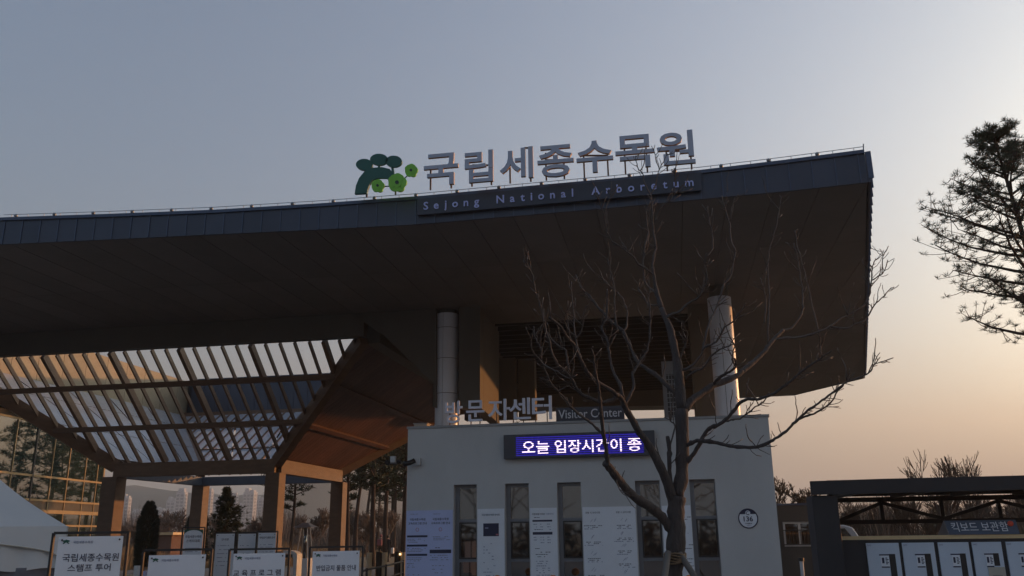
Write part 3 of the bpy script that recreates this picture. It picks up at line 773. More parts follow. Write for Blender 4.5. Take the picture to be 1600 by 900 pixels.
# left and back faces: slats with glazing
for side in ('left', 'back'):
    k = 0
    lo, hi = (TF, TB) if side == 'left' else (TL, TR)
    q = lo+.3
    while q < hi-.2:
        if side == 'left':
            t0 = (q-BF)/(TF-BF) if q < BF else ((q-BB)/(TB-BB) if q > BB else 0)
            f = lambda t: Vector((BL+(TL-BL)*t, q, ZB+(ZT_-ZB)*t)); up = (-.6, 0, -.8)
        else:
            t0 = (q-BL)/(TL-BL) if q < BL else ((q-BR_)/(TR-BR_) if q > BR_ else 0)
            f = lambda t: Vector((q, BB+(TB-BB)*t, ZB+(ZT_-ZB)*t)); up = (0, -.6, .8)
        if t0 < .96:
            MB().beam(f(t0), f(1), .07, .15, up=up).build('slat', timber, pg)
        q += .46; k += 1
    for t in (.36, .73):
        if side == 'left': a, b_ = Vector((BL+(TL-BL)*t, BF+(TF-BF)*t, ZB+(ZT_-ZB)*t)), Vector((BL+(TL-BL)*t, BB+(TB-BB)*t, ZB+(ZT_-ZB)*t))
        else: a, b_ = Vector((xl(t), BB+(TB-BB)*t, ZB+(ZT_-ZB)*t)), Vector((xr(t), BB+(TB-BB)*t, ZB+(ZT_-ZB)*t))
        MB().beam(a, b_, .1, .14).build('purlin', timber, pg)
    for (ta, tb) in ((0, .36), (.36, .73), (.73, 1)):
        for c in range(5):
            def pt(t, s_):
                if side == 'left':
                    return Vector((BL+(TL-BL)*t, (BF+(TF-BF)*t)*(1-s_)+(BB+(TB-BB)*t)*s_, ZB+(ZT_-ZB)*t+.14))
                return Vector((xl(t)*(1-s_)+xr(t)*s_, BB+(TB-BB)*t+.1, ZB+(ZT_-ZB)*t+.1))
            s0, s1 = c/5+.004, (c+1)/5-.004
            MB().slab([pt(ta+.005, s0), pt(ta+.005, s1), pt(tb-.005, s1), pt(tb-.005, s0)], (0, 0, .012)).build('glass_pane', glazing_m, pg)

# neighbouring dark soffit left of pergola (over the glass building)
ns = thing('glass_building', 'curtain walled glass building with bronze mullions mirroring pines at far left', 'building', (-29, 36, 0))
dg = Vector((-math.sin(R(7.3)), math.cos(R(7.3)), 0))
def gp_ray(px, py, dist):
    d = ray(px, py); h = math.hypot(d.x, d.y); return CAM+d*(dist/h)
GC = gp_ray(155, 800, 62.0); GC.z = 0
ng = Vector((dg.y, -dg.x, 0))
def on_glass(px, py):
    d = ray(px, py); t = (GC-CAM).dot(ng)/d.dot(ng); return CAM+d*t
zl = [on_glass(60, 660).z, on_glass(75, 745.5).z, on_glass(100, 784).z, on_glass(120, 801.5).z, on_glass(130, 822).z]
ml = [-on_glass(px, py).dot(dg)+GC.dot(dg) for px, py in ((148, 770), (127.5, 780), (103, 760), (77, 760), (48, 760), (14, 760))]
sp = (ml[-1]-ml[0])/5
along = [0.0, ml[0]] + [ml[i] for i in range(1, 6)] + [ml[5]+sp*(i+1) for i in range(5)]
ztops = [zl[0]+.0]
levels = [0, .35, zl[4], zl[3]-.0, zl[2], zl[1], zl[0]]
def gpt(s_, z, out=0): v = GC-dg*s_+ng*out; return Vector((v.x, v.y, z))
for i in range(len(along)-1):
    s0, s1 = along[i]+.03, along[i+1]-.03
    for j in range(len(levels)-1):
        z0, z1 = levels[j]+.03, levels[j+1]-.03
        w = random.uniform(-.006, .006)
        m_ = glass_curtain if j != 3 else mat('spandrel', (.13, .11, .08), .2)
        MB().slab([gpt(s1, z0), gpt(s0, z0, w), gpt(s0, z1, w), gpt(s1, z1)], ng*(-.02)).build('pane', m_, ns)
for i, s_ in enumerate(along):
    wd = .16 if i == 0 else (.12 if i in (5,) else .06)
    MB().beam(gpt(s_, 0, .02), gpt(s_, levels[-1]+.02, .02), wd, .05, up=tuple(ng)).build('mullion', mullion_m if i != 5 else steel_dark, ns)
for z in levels[1:]:
    MB().beam(gpt(-.0, z, .02), gpt(along[-1], z, .02), .045, .11 if z != levels[3] else .20).build('transom', mullion_m, ns)
b = MB(); b.slab([gpt(0, 0, -.2), gpt(along[-1], 0, -.2), gpt(along[-1], 0, -9), gpt(0, 0, -9)], (0, 0, levels[-1]))
b.build('inner_core', dark_panel, ns)
MB().slab([gpt(-.6, levels[-1]+.05, .1), gpt(along[-1], levels[-1]+.05, .1), gpt(along[-1], levels[-1]+.05, -10), gpt(-.6, levels[-1]+.05, -10)], (0, 0, .35)).build('roof', dark_panel, ns)
# dark soffit stepping out above the glass
MB().slab([gpt(1.2, levels[-1]+.42, 1.0), gpt(along[-1], levels[-1]+.42, 1.0), gpt(along[-1], levels[-1]+.42, -4), gpt(1.2, levels[-1]+.42, -4)], (0, 0, 1.6)).build('overhang', dark_panel, ns)
for s_ in (3.4, 6.1, 8.4):
    MB().beam(gpt(s_, levels[-1]+.405, .6), gpt(s_+.5, levels[-1]+.405, .6), .08, .02).build('strip_light', mat('dim_light', (.7, .7, .6), .4, emit=(1, .95, .85), estr=.5), ns)

# ============================================================ TENT
tc = gp_ray(105, 822, 20.0); te = gp_ray(-90, 805, 22.5)
tent = thing('event_tent', 'white pyramid event tent with clear side windows at the lower left', 'tent', (tc.x-2, tc.y, 0))
ez = tc.z
S = 5.0; xdir = Vector((math.cos(R(180-42)), -math.sin(R(180-42))*1.0, 0)).normalized(); ydir = Vector((-xdir.y, xdir.x, 0))
if ydir.y < 0: ydir = -ydir
xdir = Vector((math.sin(R(-40-84)), math.cos(R(-40-84)), 0)); ydir = Vector((math.sin(R(-40)), math.cos(R(-40)), 0))
c0 = Vector((tc.x, tc.y, ez)); c1 = c0+xdir*S; c2 = c1+ydir*S; c3 = c0+ydir*S
apex = (c0+c2)/2+Vector((0, 0, 2.25))
cols = [c0, c1, c2, c3]
for i in range(4):
    a, b_ = cols[i], cols[(i+1) % 4]; bm_ = MB(); n_ = 10; g_ = []
    for r_ in range(n_+1):
        t = r_/n_
        for s_ in range(n_+1):
            q = a.lerp(b_, s_/n_).lerp(apex, t); sag = -.18*math.sin(math.pi*t)*math.sin(math.pi*(s_/n_))-.20*math.sin(math.pi*t)
            g_.append(q+Vector((0, 0, sag)))
    fs = [(r_*(n_+1)+s_, r_*(n_+1)+s_+1, (r_+1)*(n_+1)+s_+1, (r_+1)*(n_+1)+s_) for r_ in range(n_) for s_ in range(n_)]
    bm_.add(g_, fs).build('roof_panel', tent_m, tent, smooth=True)
    # valance with arched lower edge
    bm_ = MB(); V = []
    for s_ in range(21):
        u = s_/20; h = .62-.36*math.sin(math.pi*u)**.55
        q = a.lerp(b_, u); V += [q, q+Vector((0, 0, -h))]
    bm_.add(V, [(2*k, 2*k+1, 2*k+3, 2*k+2) for k in range(20)]).build('valance', tent_m, tent)
    MB().tube([V[2*k+1] for k in range(21)], .012, 5).build('valance_hem', beige_m, tent)
    nn = (apex-(a+b_)/2); nn.z = 0; nn.normalize()
    a2, b2 = a+nn*.07, b_+nn*.07
    a2.z = b2.z = ez-.02
    bm_ = MB(); V = []
    for s_ in range(41):
        q = a2.lerp(b2, s_/40)+nn*(.03*math.sin(s_*1.3)); V += [q, q+nn*.01+Vector((0, 0, -.80+.03*math.sin(s_*.7)))]
    bm_.add(V, [(2*k, 2*k+1, 2*k+3, 2*k+2) for k in range(40)]).build('side_curtain', tent_m, tent, smooth=True)
    bm_ = MB(); V = []
    for s_ in range(41):
        q = a2.lerp(b2, s_/40)+nn*(.05+.04*math.sin(s_*.9)); q.z = ez-.78; V += [q, Vector((q.x, q.y, .05))]
    bm_.add(V, [(2*k, 2*k+1, 2*k+3, 2*k+2) for k in range(40)]).build('clear_window', clear_m, tent, smooth=True)
    MB().tube([a+nn*.04, Vector((a.x, a.y, 0))+nn*.04], .03, 8).build('pole', upvc, tent)
for k, u in enumerate((.42, .5)):
    q = c0.lerp(c1, u)+Vector((0, 0, -.78)) - ydir*.03
    MB().tube([q, q+xdir*.25+Vector((0, 0, -.28)), q+xdir*.35+Vector((0, 0, -.42))], .012, 5).build('tie_strap', tent_m, tent)

# ============================================================ NOTICE BOARDS
def notice(name, px0, px1, pytop, dist, label, lines, frame=(6, 6), framecol=black_m, header=True, height=None, bm_=None, extra=None):
    a = gp_ray(px0, pytop+1, dist); b_ = gp_ray(px1, pytop, dist*1.0)
    b_.z = a.z = (a.z+b_.z)/2
    t = thing(name, label, 'notice board', ((a.x+b_.x)/2, (a.y+b_.y)/2, 0))
    xd_ = (b_-a); w = xd_.length; xd_.normalize(); nd = xd_.cross(ZD)   # points to the camera side
    H_ = height or w*1.35; zt = a.z
    MB().slab([a+Vector((0, 0, -H_)), b_+Vector((0, 0, -H_)), b_, a], -nd*.015).build('board', bm_ or white_m, t)
    fw = .03; ex = frame[0]/1400*dist; et = frame[1]/1400*dist
    la = a-xd_*ex-nd*.05; lb = b_+xd_*ex-nd*.05
    f = MB()
    MB().beam(Vector((la.x, la.y, 0)), Vector((la.x, la.y, zt+et)), fw, fw).build('frame_post', framecol, t)
    MB().beam(Vector((lb.x, lb.y, 0)), Vector((lb.x, lb.y, zt+et)), fw, fw).build('frame_post', framecol, t)
    MB().beam(Vector((la.x, la.y, zt+et)), Vector((lb.x, lb.y, zt+et)), fw, fw).build('frame_rail', framecol, t)
    MB().beam(Vector((la.x, la.y, .25)), Vector((lb.x, lb.y, .25)), fw, fw).build('frame_rail', framecol, t)
    for q in (la, lb): MB().beam(Vector((q.x, q.y, .03))+nd*.25, Vector((q.x, q.y, .03))-nd*.25, fw, fw).build('foot', framecol, t)
    for q in (a+xd_*.04, b_-xd_*.04): MB().ball(q+Vector((0, 0, -.04))+nd*.008, .012, 8, 4).build('fixing', steel_dark, t)
    if header:
        h0 = a+xd_*(w*.09)+Vector((0, 0, -w*.115))+nd*.002
        lg = MB()
        for (dx, dz, r_) in ((-.0, .030, .016), (.022, .036, .016), (.044, .030, .016)): lg.slab([h0+xd_*(dx+r_*math.cos(q))+Vector((0, 0, dz+.7*r_*math.sin(q))) for q in [i*math.pi/5 for i in range(10)]], nd*.002)
        lg.beam(h0+xd_*(-.01)+nd*.001, h0+xd_*.02+Vector((0, 0, .025))+nd*.001, .003, .014, up=ZD); lg.beam(h0+xd_*.02+Vector((0, 0, .025))+nd*.001, h0+xd_*.055+Vector((0, 0, .0))+nd*.001, .003, .012)
        lg.build('emblem', green_dark, t)
        put_text('lettering', '국립세종수목원', ink_soft, t, h0+xd_*(.10), xd_, ZD, w*.30, depth=.002, offset=.01)
    for (s_, u0, u1, v0, v1) in lines:   # u along width, v down from the top in board widths
        o = a+xd_*(w*u0)+Vector((0, 0, -w*v1))+nd*.002
        put_text('lettering', s_, ink, t, o, xd_, ZD, w*(u1-u0), w*(v1-v0), depth=.002, offset=.008)
    if extra:
        e = MB()
        for k in range(extra[0]):
            z = zt-extra[1]-k*extra[2]; xx = .12
            while xx < .88:
                l = rt.uniform(.03, .1)
                if rt.random() < .75: e.beam(a+xd_*(w*xx)+Vector((0, 0, z-zt))+nd*.002, a+xd_*(w*min(.88, xx+l*.8))+Vector((0, 0, z-zt))+nd*.002, .003, .014)
                xx += l
        e.build('small_print', ink_soft, t)['kind'] = 'stuff'
    return t, a, b_, xd_, nd
notice('notice_board', 92, 193, 837.5, 12.2, 'leftmost white notice board reading 스탬프 투어 beside the tent', [('국립세종수목원', .095, .96, .28, .41), ('스탬프 투어', .19, .85, .45, .57)], (7, 5))
notice('notice_board', 233, 322, 866.5, 13.6, 'blank topped white notice board standing second from left', [], (8, 7))
notice('notice_board', 365, 446, 864, 14.4, 'white notice board reading 교육프로그램 in wide spaced letters', [('교 육 프 로 그 램', .02, .93, .31, .43)], (6, 6))
notice('notice_board', 489, 562, 860.5, 15.6, 'white notice board reading 반입금지 물품 안내 nearest the building', [('반입금지 물품 안내', .09, .93, .29, .41)], (5, 6))
_sk = notice('small_notice_board', 288, 318, 827, 24, 'green topped notice board standing before the rear left pergola post', [('국립세종수목원', .08, .92, .30, .45), ('스케치대회', .15, .85, .52, .68)], (2, 3), header=False, height=.75, bm_=white_m, extra=(3, .45, .08))
_t, _a, _b, _x, _n = _sk; _w = (_b-_a).length
for side in (0, 1):
    arc = [(0, 0), (.5, 0)]+[(.5*(1-math.sin(R(q_))), -.30*(1-math.cos(R(q_)))-.02) for q_ in range(0, 91, 15)]
    if side: arc = [(1-u_, v_) for u_, v_ in arc]
    MB().slab([_a+_x*(_w*u_)+Vector((0, 0, _w*v_))+_n*.003 for u_, v_ in arc], _n*.003).build('green_corner', green_dark, _t)
notice('small_notice_board', 338, 367, 833.5, 25, 'tall plain notice panel in front of the dark spruce', [('안내문', .3, .7, .25, .37)], (1.5, 1.5), header=False, height=1.4, extra=(6, .3, .1))
notice('small_notice_board', 373, 400, 833.5, 25, 'middle of three tall notice panels left of the pergola post', [], (1.5, 1.5), header=False, height=1.4, extra=(5, .3, .1))
notice('small_notice_board', 404, 432, 832, 24.5, 'tall notice panel touching the front right pergola post', [('반입금지 물품 안내', .08, .92, .2, .32)], (2, 2), header=False, height=1.4, extra=(6, .3, .06))
# green top of the sketch board
# table with white boxes behind the second board
p_ = gp_ray(216, 868, 22)
tb = thing('folding_table', 'dark folding table with clutter behind the notice boards', 'table', (p_.x, p_.y, 0))
bx('table_top', black_m, tb, p_.x-.6, p_.x+.7, p_.y-.3, p_.y+.3, .70, .74)
for sx in (-.55, .6):
    for sy in (-.25, .22): MB().box(p_.x+sx, p_.x+sx+.04, p_.y+sy, p_.y+sy+.04, 0, .70).build('leg', steel_dark, tb)
def small_box(px, w, h, d, lab, m, tilt=0):
    q = gp_ray(px, 868, 22)
    o = MB().box(q.x-w/2, q.x+w/2, q.y-d/2, q.y+d/2, .742, .742+h).build('carton', m, None, bevel=.004); tag(o, lab, 'box'); return o
small_box(217, .11, .28, .12, 'small upright white carton on the folding table', tent_m)
small_box(203, .20, .10, .14, 'low cream carton at the left end of the folding table', cream_m)
small_box(227, .14, .16, .12, 'small blue white carton right of the upright carton', blue_white)

# patio heater
hp = gp_ray(478, 820, 38); ht = thing('patio_heater', 'stainless pyramid patio heater with wide square hood between the posts', 'patio heater', (hp.x, hp.y, 0))
hx, hy, hz = hp.x, hp.y, hp.z
MB().add([(hx-.40, hy-.40, hz-.10), (hx+.40, hy-.40, hz-.10), (hx+.40, hy+.40, hz-.10), (hx-.40, hy+.40, hz-.10), (hx-.1, hy-.1, hz+.08), (hx+.1, hy-.1, hz+.08), (hx+.1, hy+.1, hz+.08), (hx-.1, hy+.1, hz+.08)],
         [(3, 2, 1, 0), (4, 5, 6, 7), (0, 1, 5, 4), (1, 2, 6, 5), (2, 3, 7, 6), (3, 0, 4, 7)]).build('hood', heater_m, ht)
for sx in (-1, 1):
    for sy in (-1, 1): MB().beam((hx+sx*.25, hy+sy*.25, .75), (hx+sx*.13, hy+sy*.13, hz-.1), .035, .035).build('leg', heater_m, ht)
MB().tube([(hx, hy, .75), (hx, hy, hz-.12)], [.07, .07], 10).build('glass_tube', glass_dark, ht, smooth=True)
MB().hexa([(hx-.27, hy-.27, .05), (hx+.27, hy-.27, .05), (hx+.27, hy+.27, .05), (hx-.27, hy+.27, .05), (hx-.25, hy-.25, .75), (hx+.25, hy-.25, .75), (hx+.25, hy+.25, .75), (hx-.25, hy+.25, .75)]).build('base_cabinet', heater_m, ht)

# curved white kiosk
kp = gp_ray(456, 870, 30); kt = thing('curved_kiosk', 'small white curved information stand behind the third notice board', 'information stand', (kp.x, kp.y, 0))
pts = []
for i in range(9):
    q = R(90-i*90/8); pts.append((kp.x-.15+.33*math.cos(q), 1.02+.16*math.sin(q)))
pts += [(kp.x+.18, 0.05), (kp.x+.08, .05), (kp.x+.05, .95), (kp.x-.15, 1.08), (kp.x-.3, 1.08), (kp.x-.3, 1.18)]
MB().slab([(x_, kp.y, z_) for x_, z_ in pts], (0, .4, 0)).build('shell', tent_m, kt)
bx('screen', black_m, kt, kp.x-.28, kp.x+.02, kp.y-.01, kp.y+.3, .96, 1.06)

# bollards: black gate post with cream drum beside it
for i, (px, lab) in enumerate(((568, 'cream drum bollard next to the fourth notice board'), (592, 'cream drum bollard with black back nearest the walking people'), (621, 'rightmost cream drum bollard with small glowing lamp by wall corner'))):
    q = gp_ray(px+5, 875, 34); t = thing('gate_bollard', lab, 'bollard', (q.x, q.y, 0), 'bollards across the park entrance')
    MB().tube([(q.x+.10, q.y, 0), (q.x+.10, q.y, 1.0)], .10, 16).build('drum', cream_m, t, smooth=False)
    if px != 568:
        MB().tube([(q.x-.13, q.y+.02, 0), (q.x-.13, q.y+.02, 1.03)], .12, 14).build('dark_post', black_m, t)
    if px == 621: MB().ball((q.x+.0, q.y-.1, .93), .035, 8, 5).build('lamp', lamp_m, t)
# rope / rail barrier
rl = thing('black_barrier', 'thin black post and rail barrier running to the building corner', 'barrier', (-7.6, 22, 0))
RP = [gp_ray(px, py, d_) for px, py, d_ in ((566, 893, 20.6), (573, 890, 21), (603, 884, 23), (630, 877, 26))]
for q in RP[1:]:
    MB().tube([(q.x, q.y, 0), (q.x, q.y, q.z+.03)], .028, 8).build('post', black_m, rl)
MB().tube(RP, .022, 6).build('rail', black_m, rl)
MB().tube([q+Vector((0, 0, -.3)) for q in RP], .016, 6).build('rail', black_m, rl)

# ============================================================ SCOOTER LOCKER SHELTER
sh = thing('locker_shelter', 'black steel shelter with truss over the scooter lockers at right', 'shelter', (3, 13, 0))
def sy_(px, py, y): return ony(px, py, y)
q0 = sy_(1266, 752, 12.2); q1 = sy_(1311, 800, 12.2)
SXR = 7.5
MB().box(q0.x, q1.x, 12.2, 12.75, 0, 2.04).build('side_post', steel_dark, sh, bevel=.01)
xrear = ony(1289, 780, 14.3).x
MB().box(xrear, xrear+.10, 13.9, 14.3, 0, 2.04).build('side_post', steel_dark, sh)
RT = sy_(1450, 745.5, 12.2).z
b = MB()
prof = [(q0.x, 2.05), (q0.x, q0.z), (q0.x+.9, RT-.01), (SXR, RT), (SXR, 2.09), (q0.x+.5, 2.05)]
b.slab([(x_, 12.16, z_) for x_, z_ in prof], (0, .10, 0)).build('roof_edge', steel_dark, sh)
MB().slab([(x_, 12.27, z_) for x_, z_ in [(q0.x+.02, 2.19), (q0.x+.9, RT-.05), (SXR, RT-.04), (SXR, RT-.09), (q0.x+.9, RT-.1), (q0.x+.02, 2.14)]], (.45, 2.1, 0)).build('roof_sheet', dark_panel, sh)
bx('rear_header', steel_dark, sh, q0.x+.55, SXR, 14.3, 14.42, sy_(1400, 780, 14.25).z+.055, 2.34)
for k in range(7):
    xx = q0.x+.6+k*.85; MB().box(xx, xx+.06, 12.27, 14.3, 2.06, 2.12).build('rafter', steel_dark, sh)
yt = 14.25
zu = sy_(1400, 780, yt).z; zd = sy_(1400, 815, yt).z
xa = sy_(1308, 780, yt).x
MB().beam((xa-.25, yt, zu), (SXR, yt, zu), .06, .07).build('truss_chord', steel_dark, sh)
MB().beam((xa-.25, yt, zd), (SXR, yt, zd), .06, .06).build('truss_chord', steel_dark, sh)
nodes = [sy_(px, 800, yt).x for px in (1310, 1378, 1472, 1562, 1660)]
for i, x_ in enumerate(nodes):
    if i: MB().beam((x_, yt, zd+.02), (x_, yt, zu-.02), .05, .05).build('truss_vertical', steel_dark, sh)
    if i < len(nodes)-1:
        hi = (i % 2 == 0)
        a = (x_, yt-.03, zd+.03 if hi else zu-.05); b_ = (nodes[i+1], yt-.03, zu-.05 if hi else zd+.03)
        MB().beam(a, b_, .04, .05).build('truss_diagonal', steel_dark, sh)
for px in (1476,):
    x_ = sy_(px, 780, 12.9).x
# locker bank
yl = 12.6
lk = thing('locker_bank', 'row of pale blue scooter lockers in dark housing under the black shelter', 'lockers', (3.5, yl, 0))
ZL = sy_(1352, 848, yl).z
lx0 = sy_(1313, 848, yl).x
bx('housing', mat('locker_housing', (.025, .026, .032), .5), lk, lx0, SXR, yl, yl+1.0, 0, ZL+.035)
bx('timber_strip', strip_m, lk, lx0-.02, SXR, yl-.03, yl+.03, ZL+.038, ZL+.085)
doors = [(1352, 1403), (1408, 1458), (1464, 1512), (1517, 1563), (1570, 1617), (1624, 1670)]
for k, (pa, pb) in enumerate(doors):
    xa_ = sy_(pa, 848, yl).x; xb_ = sy_(pb, 848, yl).x
    d = bx('door', locker_m, lk, xa_, xb_, yl-.03, yl-.003, .12, ZL-.005, bevel=.004)
    w = xb_-xa_
    bx('handle_slot', black_m, d, xa_+w*.66, xb_-w*.15, yl-.034, yl-.031, ZL-.55 if k < 3 or k == 5 else ZL-.30, ZL-.145)
    bx('instruction_card', white_m, d, xa_+w*.40, xa_+w*.655, yl-.0345, yl-.031, ZL-.30, ZL-.16)
    b = MB(); b.box(xa_+w*.36, xa_+w*.66, yl-.0365, yl-.035, ZL-.163, ZL-.147); b.box(xa_+w*.40, xa_+w*.64, yl-.0365, yl-.035, ZL-.315, ZL-.30)
    b.box(xa_+w*.43, xa_+w*.50, yl-.0365, yl-.035, ZL-.26, ZL-.19)
    for r_ in range(5): b.box(xa_+w*.54, xa_+w*(.60+.03*(r_ % 2)), yl-.0365, yl-.035, ZL-.20-r_*.018, ZL-.19-r_*.018)
    b.build('card_print', ink, d)
    MB().tube([(xa_+w*.16, yl-.03, ZL-.47), (xa_+w*.16, yl-.07, ZL-.47)], .035, 14).build('lock_knob', black_m, d)
    put_text('lettering', '%02d번' % (k+1), ink_soft, d, (xa_+w*.04, yl-.031, ZL-.045), XD, ZD, .045, depth=.002)
    if k == 3:
        bx('paper_notice', beige_m, d, xa_+w*.42, xb_-w*.02, yl-.042, yl-.037, ZL-.55, ZL-.315)
        put_text('lettering', '이용안내', ink, d, (xa_+w*.55, yl-.043, ZL-.44), XD, ZD, w*.3, depth=.002)
a = sy_(1483, 838, yl-.05); b_ = sy_(1590, 812, yl-.05)
kb = thing('locker_sign', 'small slate board reading 킥보드 보관함 on top of the lockers', 'sign', (a.x, yl, ZL))
MB().slab([(a.x+.01, yl-.05, ZL+.09), (b_.x, yl-.05, ZL+.09), (b_.x-.01, yl+.0, b_.z), (a.x-.02, yl+.0, b_.z)], (0, .012, 0)).build('board', mat('slate_board', (.075, .10, .15), .45), kb)
MB().slab([(a.x+.0, yl-.05, ZL+.09), (a.x-.03, yl+.0, b_.z), (a.x-.09, yl+.12, ZL+.09)], (.004, 0, 0)).build('side_bracket', wire_m, kb)
put_text('lettering', '킥보드 보관함', white_m, kb, (a.x+.055, yl-.049, ZL+.125), XD, Vector((-.02, .05, .2)).normalized(), (b_.x-a.x)*.80, .125, depth=.003, offset=.0)
q = sy_(1581, 818, yl-.08)
MB().ball((q.x, yl-.03, q.z-.0), .032, 12, 8, sz=(1.2, .4, 1.1)).build('red_tag', red_m, kb, smooth=True)

# green capped posts by the shelter
for px, py, lab, m_ in ((1252, 876, 'white thin post rising beside the shelter side wall', upvc), (1276, 884, 'short cream post close to the black shelter wall', cream_m)):
    q = sy_(px, py, 17.5); t = thing('marker_post', lab, 'post', (q.x, 17.5, 0)); MB().tube([(q.x, 17.5, 0), (q.x, 17.5, q.z)], .035, 8).build('shaft', m_, t); MB().tube([(q.x, 17.5, q.z-.01), (q.x, 17.5, q.z+.05)], .05, 8).build('cap', black_m, t)

# low brown building behind at right
yb = 24.0
a = sy_(1216, 790, yb); b_ = sy_(1272, 790, yb)
lb = thing('low_brown_building', 'low dark brown building with white window between wall and shelter', 'building', (a.x+1, yb, 0))
wx0, wx1 = sy_(1224, 830, yb).x, sy_(1276, 830, yb).x; wz0, wz1 = sy_(1250, 854, yb).z, sy_(1250, 815, yb).z
b = MB(); zt = a.z
b.box(a.x-1, wx0, yb, yb+.25, 0, zt); b.box(wx1, b_.x+.35, yb, yb+.25, 0, zt); b.box(wx0, wx1, yb, yb+.25, 0, wz0); b.box(wx0, wx1, yb, yb+.25, wz1, zt); b.box(a.x-1, b_.x+.1, yb+.26, yb+4, 0, zt-.02)
b.build('wall', brick_bld, lb); bx('roof_cap', cap_m, lb, a.x-1.05, b_.x+.38, yb-.04, yb+4, zt+.001, zt+.05)
w = bx('window', glass_dark, lb, wx0+.05, wx1-.05, yb+.10, yb+.115, wz0+.05, wz1-.05)
f = MB(); 
for (x0, x1, z0, z1) in ((wx0, wx0+.06, wz0, wz1), (wx1-.06, wx1, wz0, wz1), (wx0+.06, wx1-.06, wz0, wz0+.06), (wx0+.06, wx1-.06, wz1-.05, wz1), ((wx0+wx1)/2-.03, (wx0+wx1)/2+.03, wz0+.06, wz1-.05)): f.box(x0, x1, yb+.05, yb+.14, z0, z1)
f.build('frame', upvc, w)
for k in range(9):
    xx = wx0+.05+(wx1-wx0-.1)*k/8; MB().box(xx-.008, xx+.008, yb-.06, yb-.045, wz0+.06, wz1-.22).build('guard_bar', black_m, lb)
MB().box(wx0-.02, wx1+.02, yb-.065, yb-.045, wz1-.22, wz1-.20).build('guard_rail', black_m, lb); MB().box(wx0-.02, wx1+.02, yb-.065, yb-.045, wz0+.04, wz0+.06).build('guard_rail', black_m, lb)

# van behind the truss
vy = 38
a = sy_(1290, 822, vy); b_ = sy_(1351, 838, vy)
vn = thing('parked_van', 'silver grey van roof and rear seen through the shelter below the truss', 'van', (a.x, vy, 0))
x1 = b_.x; x0 = x1-4.6; zt = sy_(1330, 820, vy).z
van_m = mat('van_paint', (.60, .60, .62), .3, .1)
prof = [(x0, .45), (x0+.1, 1.05), (x0+.9, 1.2), (x0+1.55, zt-.08), (x0+2.1, zt), (x1-.75, zt), (x1-.42, zt-.10), (x1-.10, 1.15), (x1, .95), (x1, .45)]
MB().slab([(x_, vy, z_) for x_, z_ in prof], (0, 1.75, 0)).build('body', van_m, vn, bevel=.05)
gl = [(x0+1.25, 1.25), (x0+1.7, zt-.15), (x1-.72, zt-.13), (x1-.40, 1.2)]
MB().slab([(x_, vy-.005, z_) for x_, z_ in gl], (0, .004, 0)).build('side_window', glass_dark, vn)
MB().slab([(x1-.66, vy-.01, zt-.14), (x1-.58, vy-.01, zt-.14), (x1-.24, vy-.01, 1.15), (x1-.33, vy-.01, 1.15)], (0, .006, 0)).build('window_pillar', van_m, vn)
for xx in (x0+.9, x1-.85):
    w = MB().tube([(xx, vy-.02, .33), (xx, vy+.2, .33)], .33, 18).build('wheel', black_m, vn); MB().tube([(xx, vy-.03, .33), (xx, vy-.02, .33)], .2, 14).build('rim', heater_m, w)
MB().box(x1-.02, x1+.02, vy+.1, vy+.3, .95, 1.3).build('tail_light', red_m, vn)

# ============================================================ BARE TREE in front of the building
tree = thing('bare_tree', 'bare leafless tree with dark trunk and wide twigs before the visitor building', 'tree', (.1, 9, 0))
D0 = 9.0
BR = []   # traced centre lines: (radius start, radius end, depth change, points)
def br(r0, r1, dd, *pts): BR.append((r0, r1, dd, pts))
br(14.5, 13, 0, (1054, 960), (1053, 905), (1055, 870), (1057, 835), (1056, 800), (1058, 775))
br(10.5, 9.5, .1, (1058, 775), (1064, 750), (1066, 720), (1066, 685), (1065, 640))
br(9.5, 5.5, .3, (1065, 640), (1062, 600), (1058, 565), (1052, 535), (1045, 508), (1034, 482))
br(9, 6.5, -.3, (1054, 790), (1046, 765), (1036, 738), (1022, 712), (1010, 690), (998, 675))
br(6.5, 4.5, -.3, (998, 675), (988, 655), (978, 640), (972, 624), (966, 618))
br(4.2, 2.2, -.8, (966, 618), (952, 608), (938, 600), (926, 592), (918, 582), (906, 560), (898, 540), (890, 531), (882, 520), (874, 508), (858, 496))
br(3.2, 1.5, .4, (974, 622), (968, 600), (963, 590), (958, 580), (954, 565), (952, 550), (950, 540), (948, 528), (940, 514), (944, 504), (948, 494), (949, 470), (949, 452))
br(3.0, 1.5, .5, (978, 632), (984, 618), (990, 606), (988, 586), (992, 578), (998, 568), (1006, 556), (1012, 545), (1016, 520), (1016, 490), (1014, 468))
br(4.6, 2.6, .6, (1060, 620), (1046, 606), (1036, 596), (1026, 586), (1010, 576), (998, 566), (990, 554), (984, 540), (974, 518))
br(3, 1.2, .7, (974, 518), (962, 508), (948, 494), (934, 480), (922, 462), (914, 456), (908, 448), (903, 438), (900, 430))
br(9, 7, -.7, (1048, 826), (1038, 812), (1026, 800), (1010, 788), (996, 780), (984, 770), (974, 758), (964, 746), (955, 734), (946, 724))
br(4.4, 3.2, -.3, (950, 728), (948, 712), (946, 696), (943, 682), (942, 672), (941, 660), (939, 645))
br(3.1, 1.5, -.3, (939, 645), (937, 625), (936, 608), (932, 590), (929, 575), (928, 558), (924, 545))
br(2.6, 1.3, -.6, (943, 678), (934, 670), (922, 660), (912, 652), (900, 644), (890, 634), (880, 620), (872, 612), (862, 600), (856, 586), (848, 568), (838, 556), (832, 548), (830, 540))
br(3.6, 2.2, -.4, (966, 620), (952, 626), (938, 628), (922, 622), (908, 616), (898, 602), (892, 590), (884, 582), (876, 574))
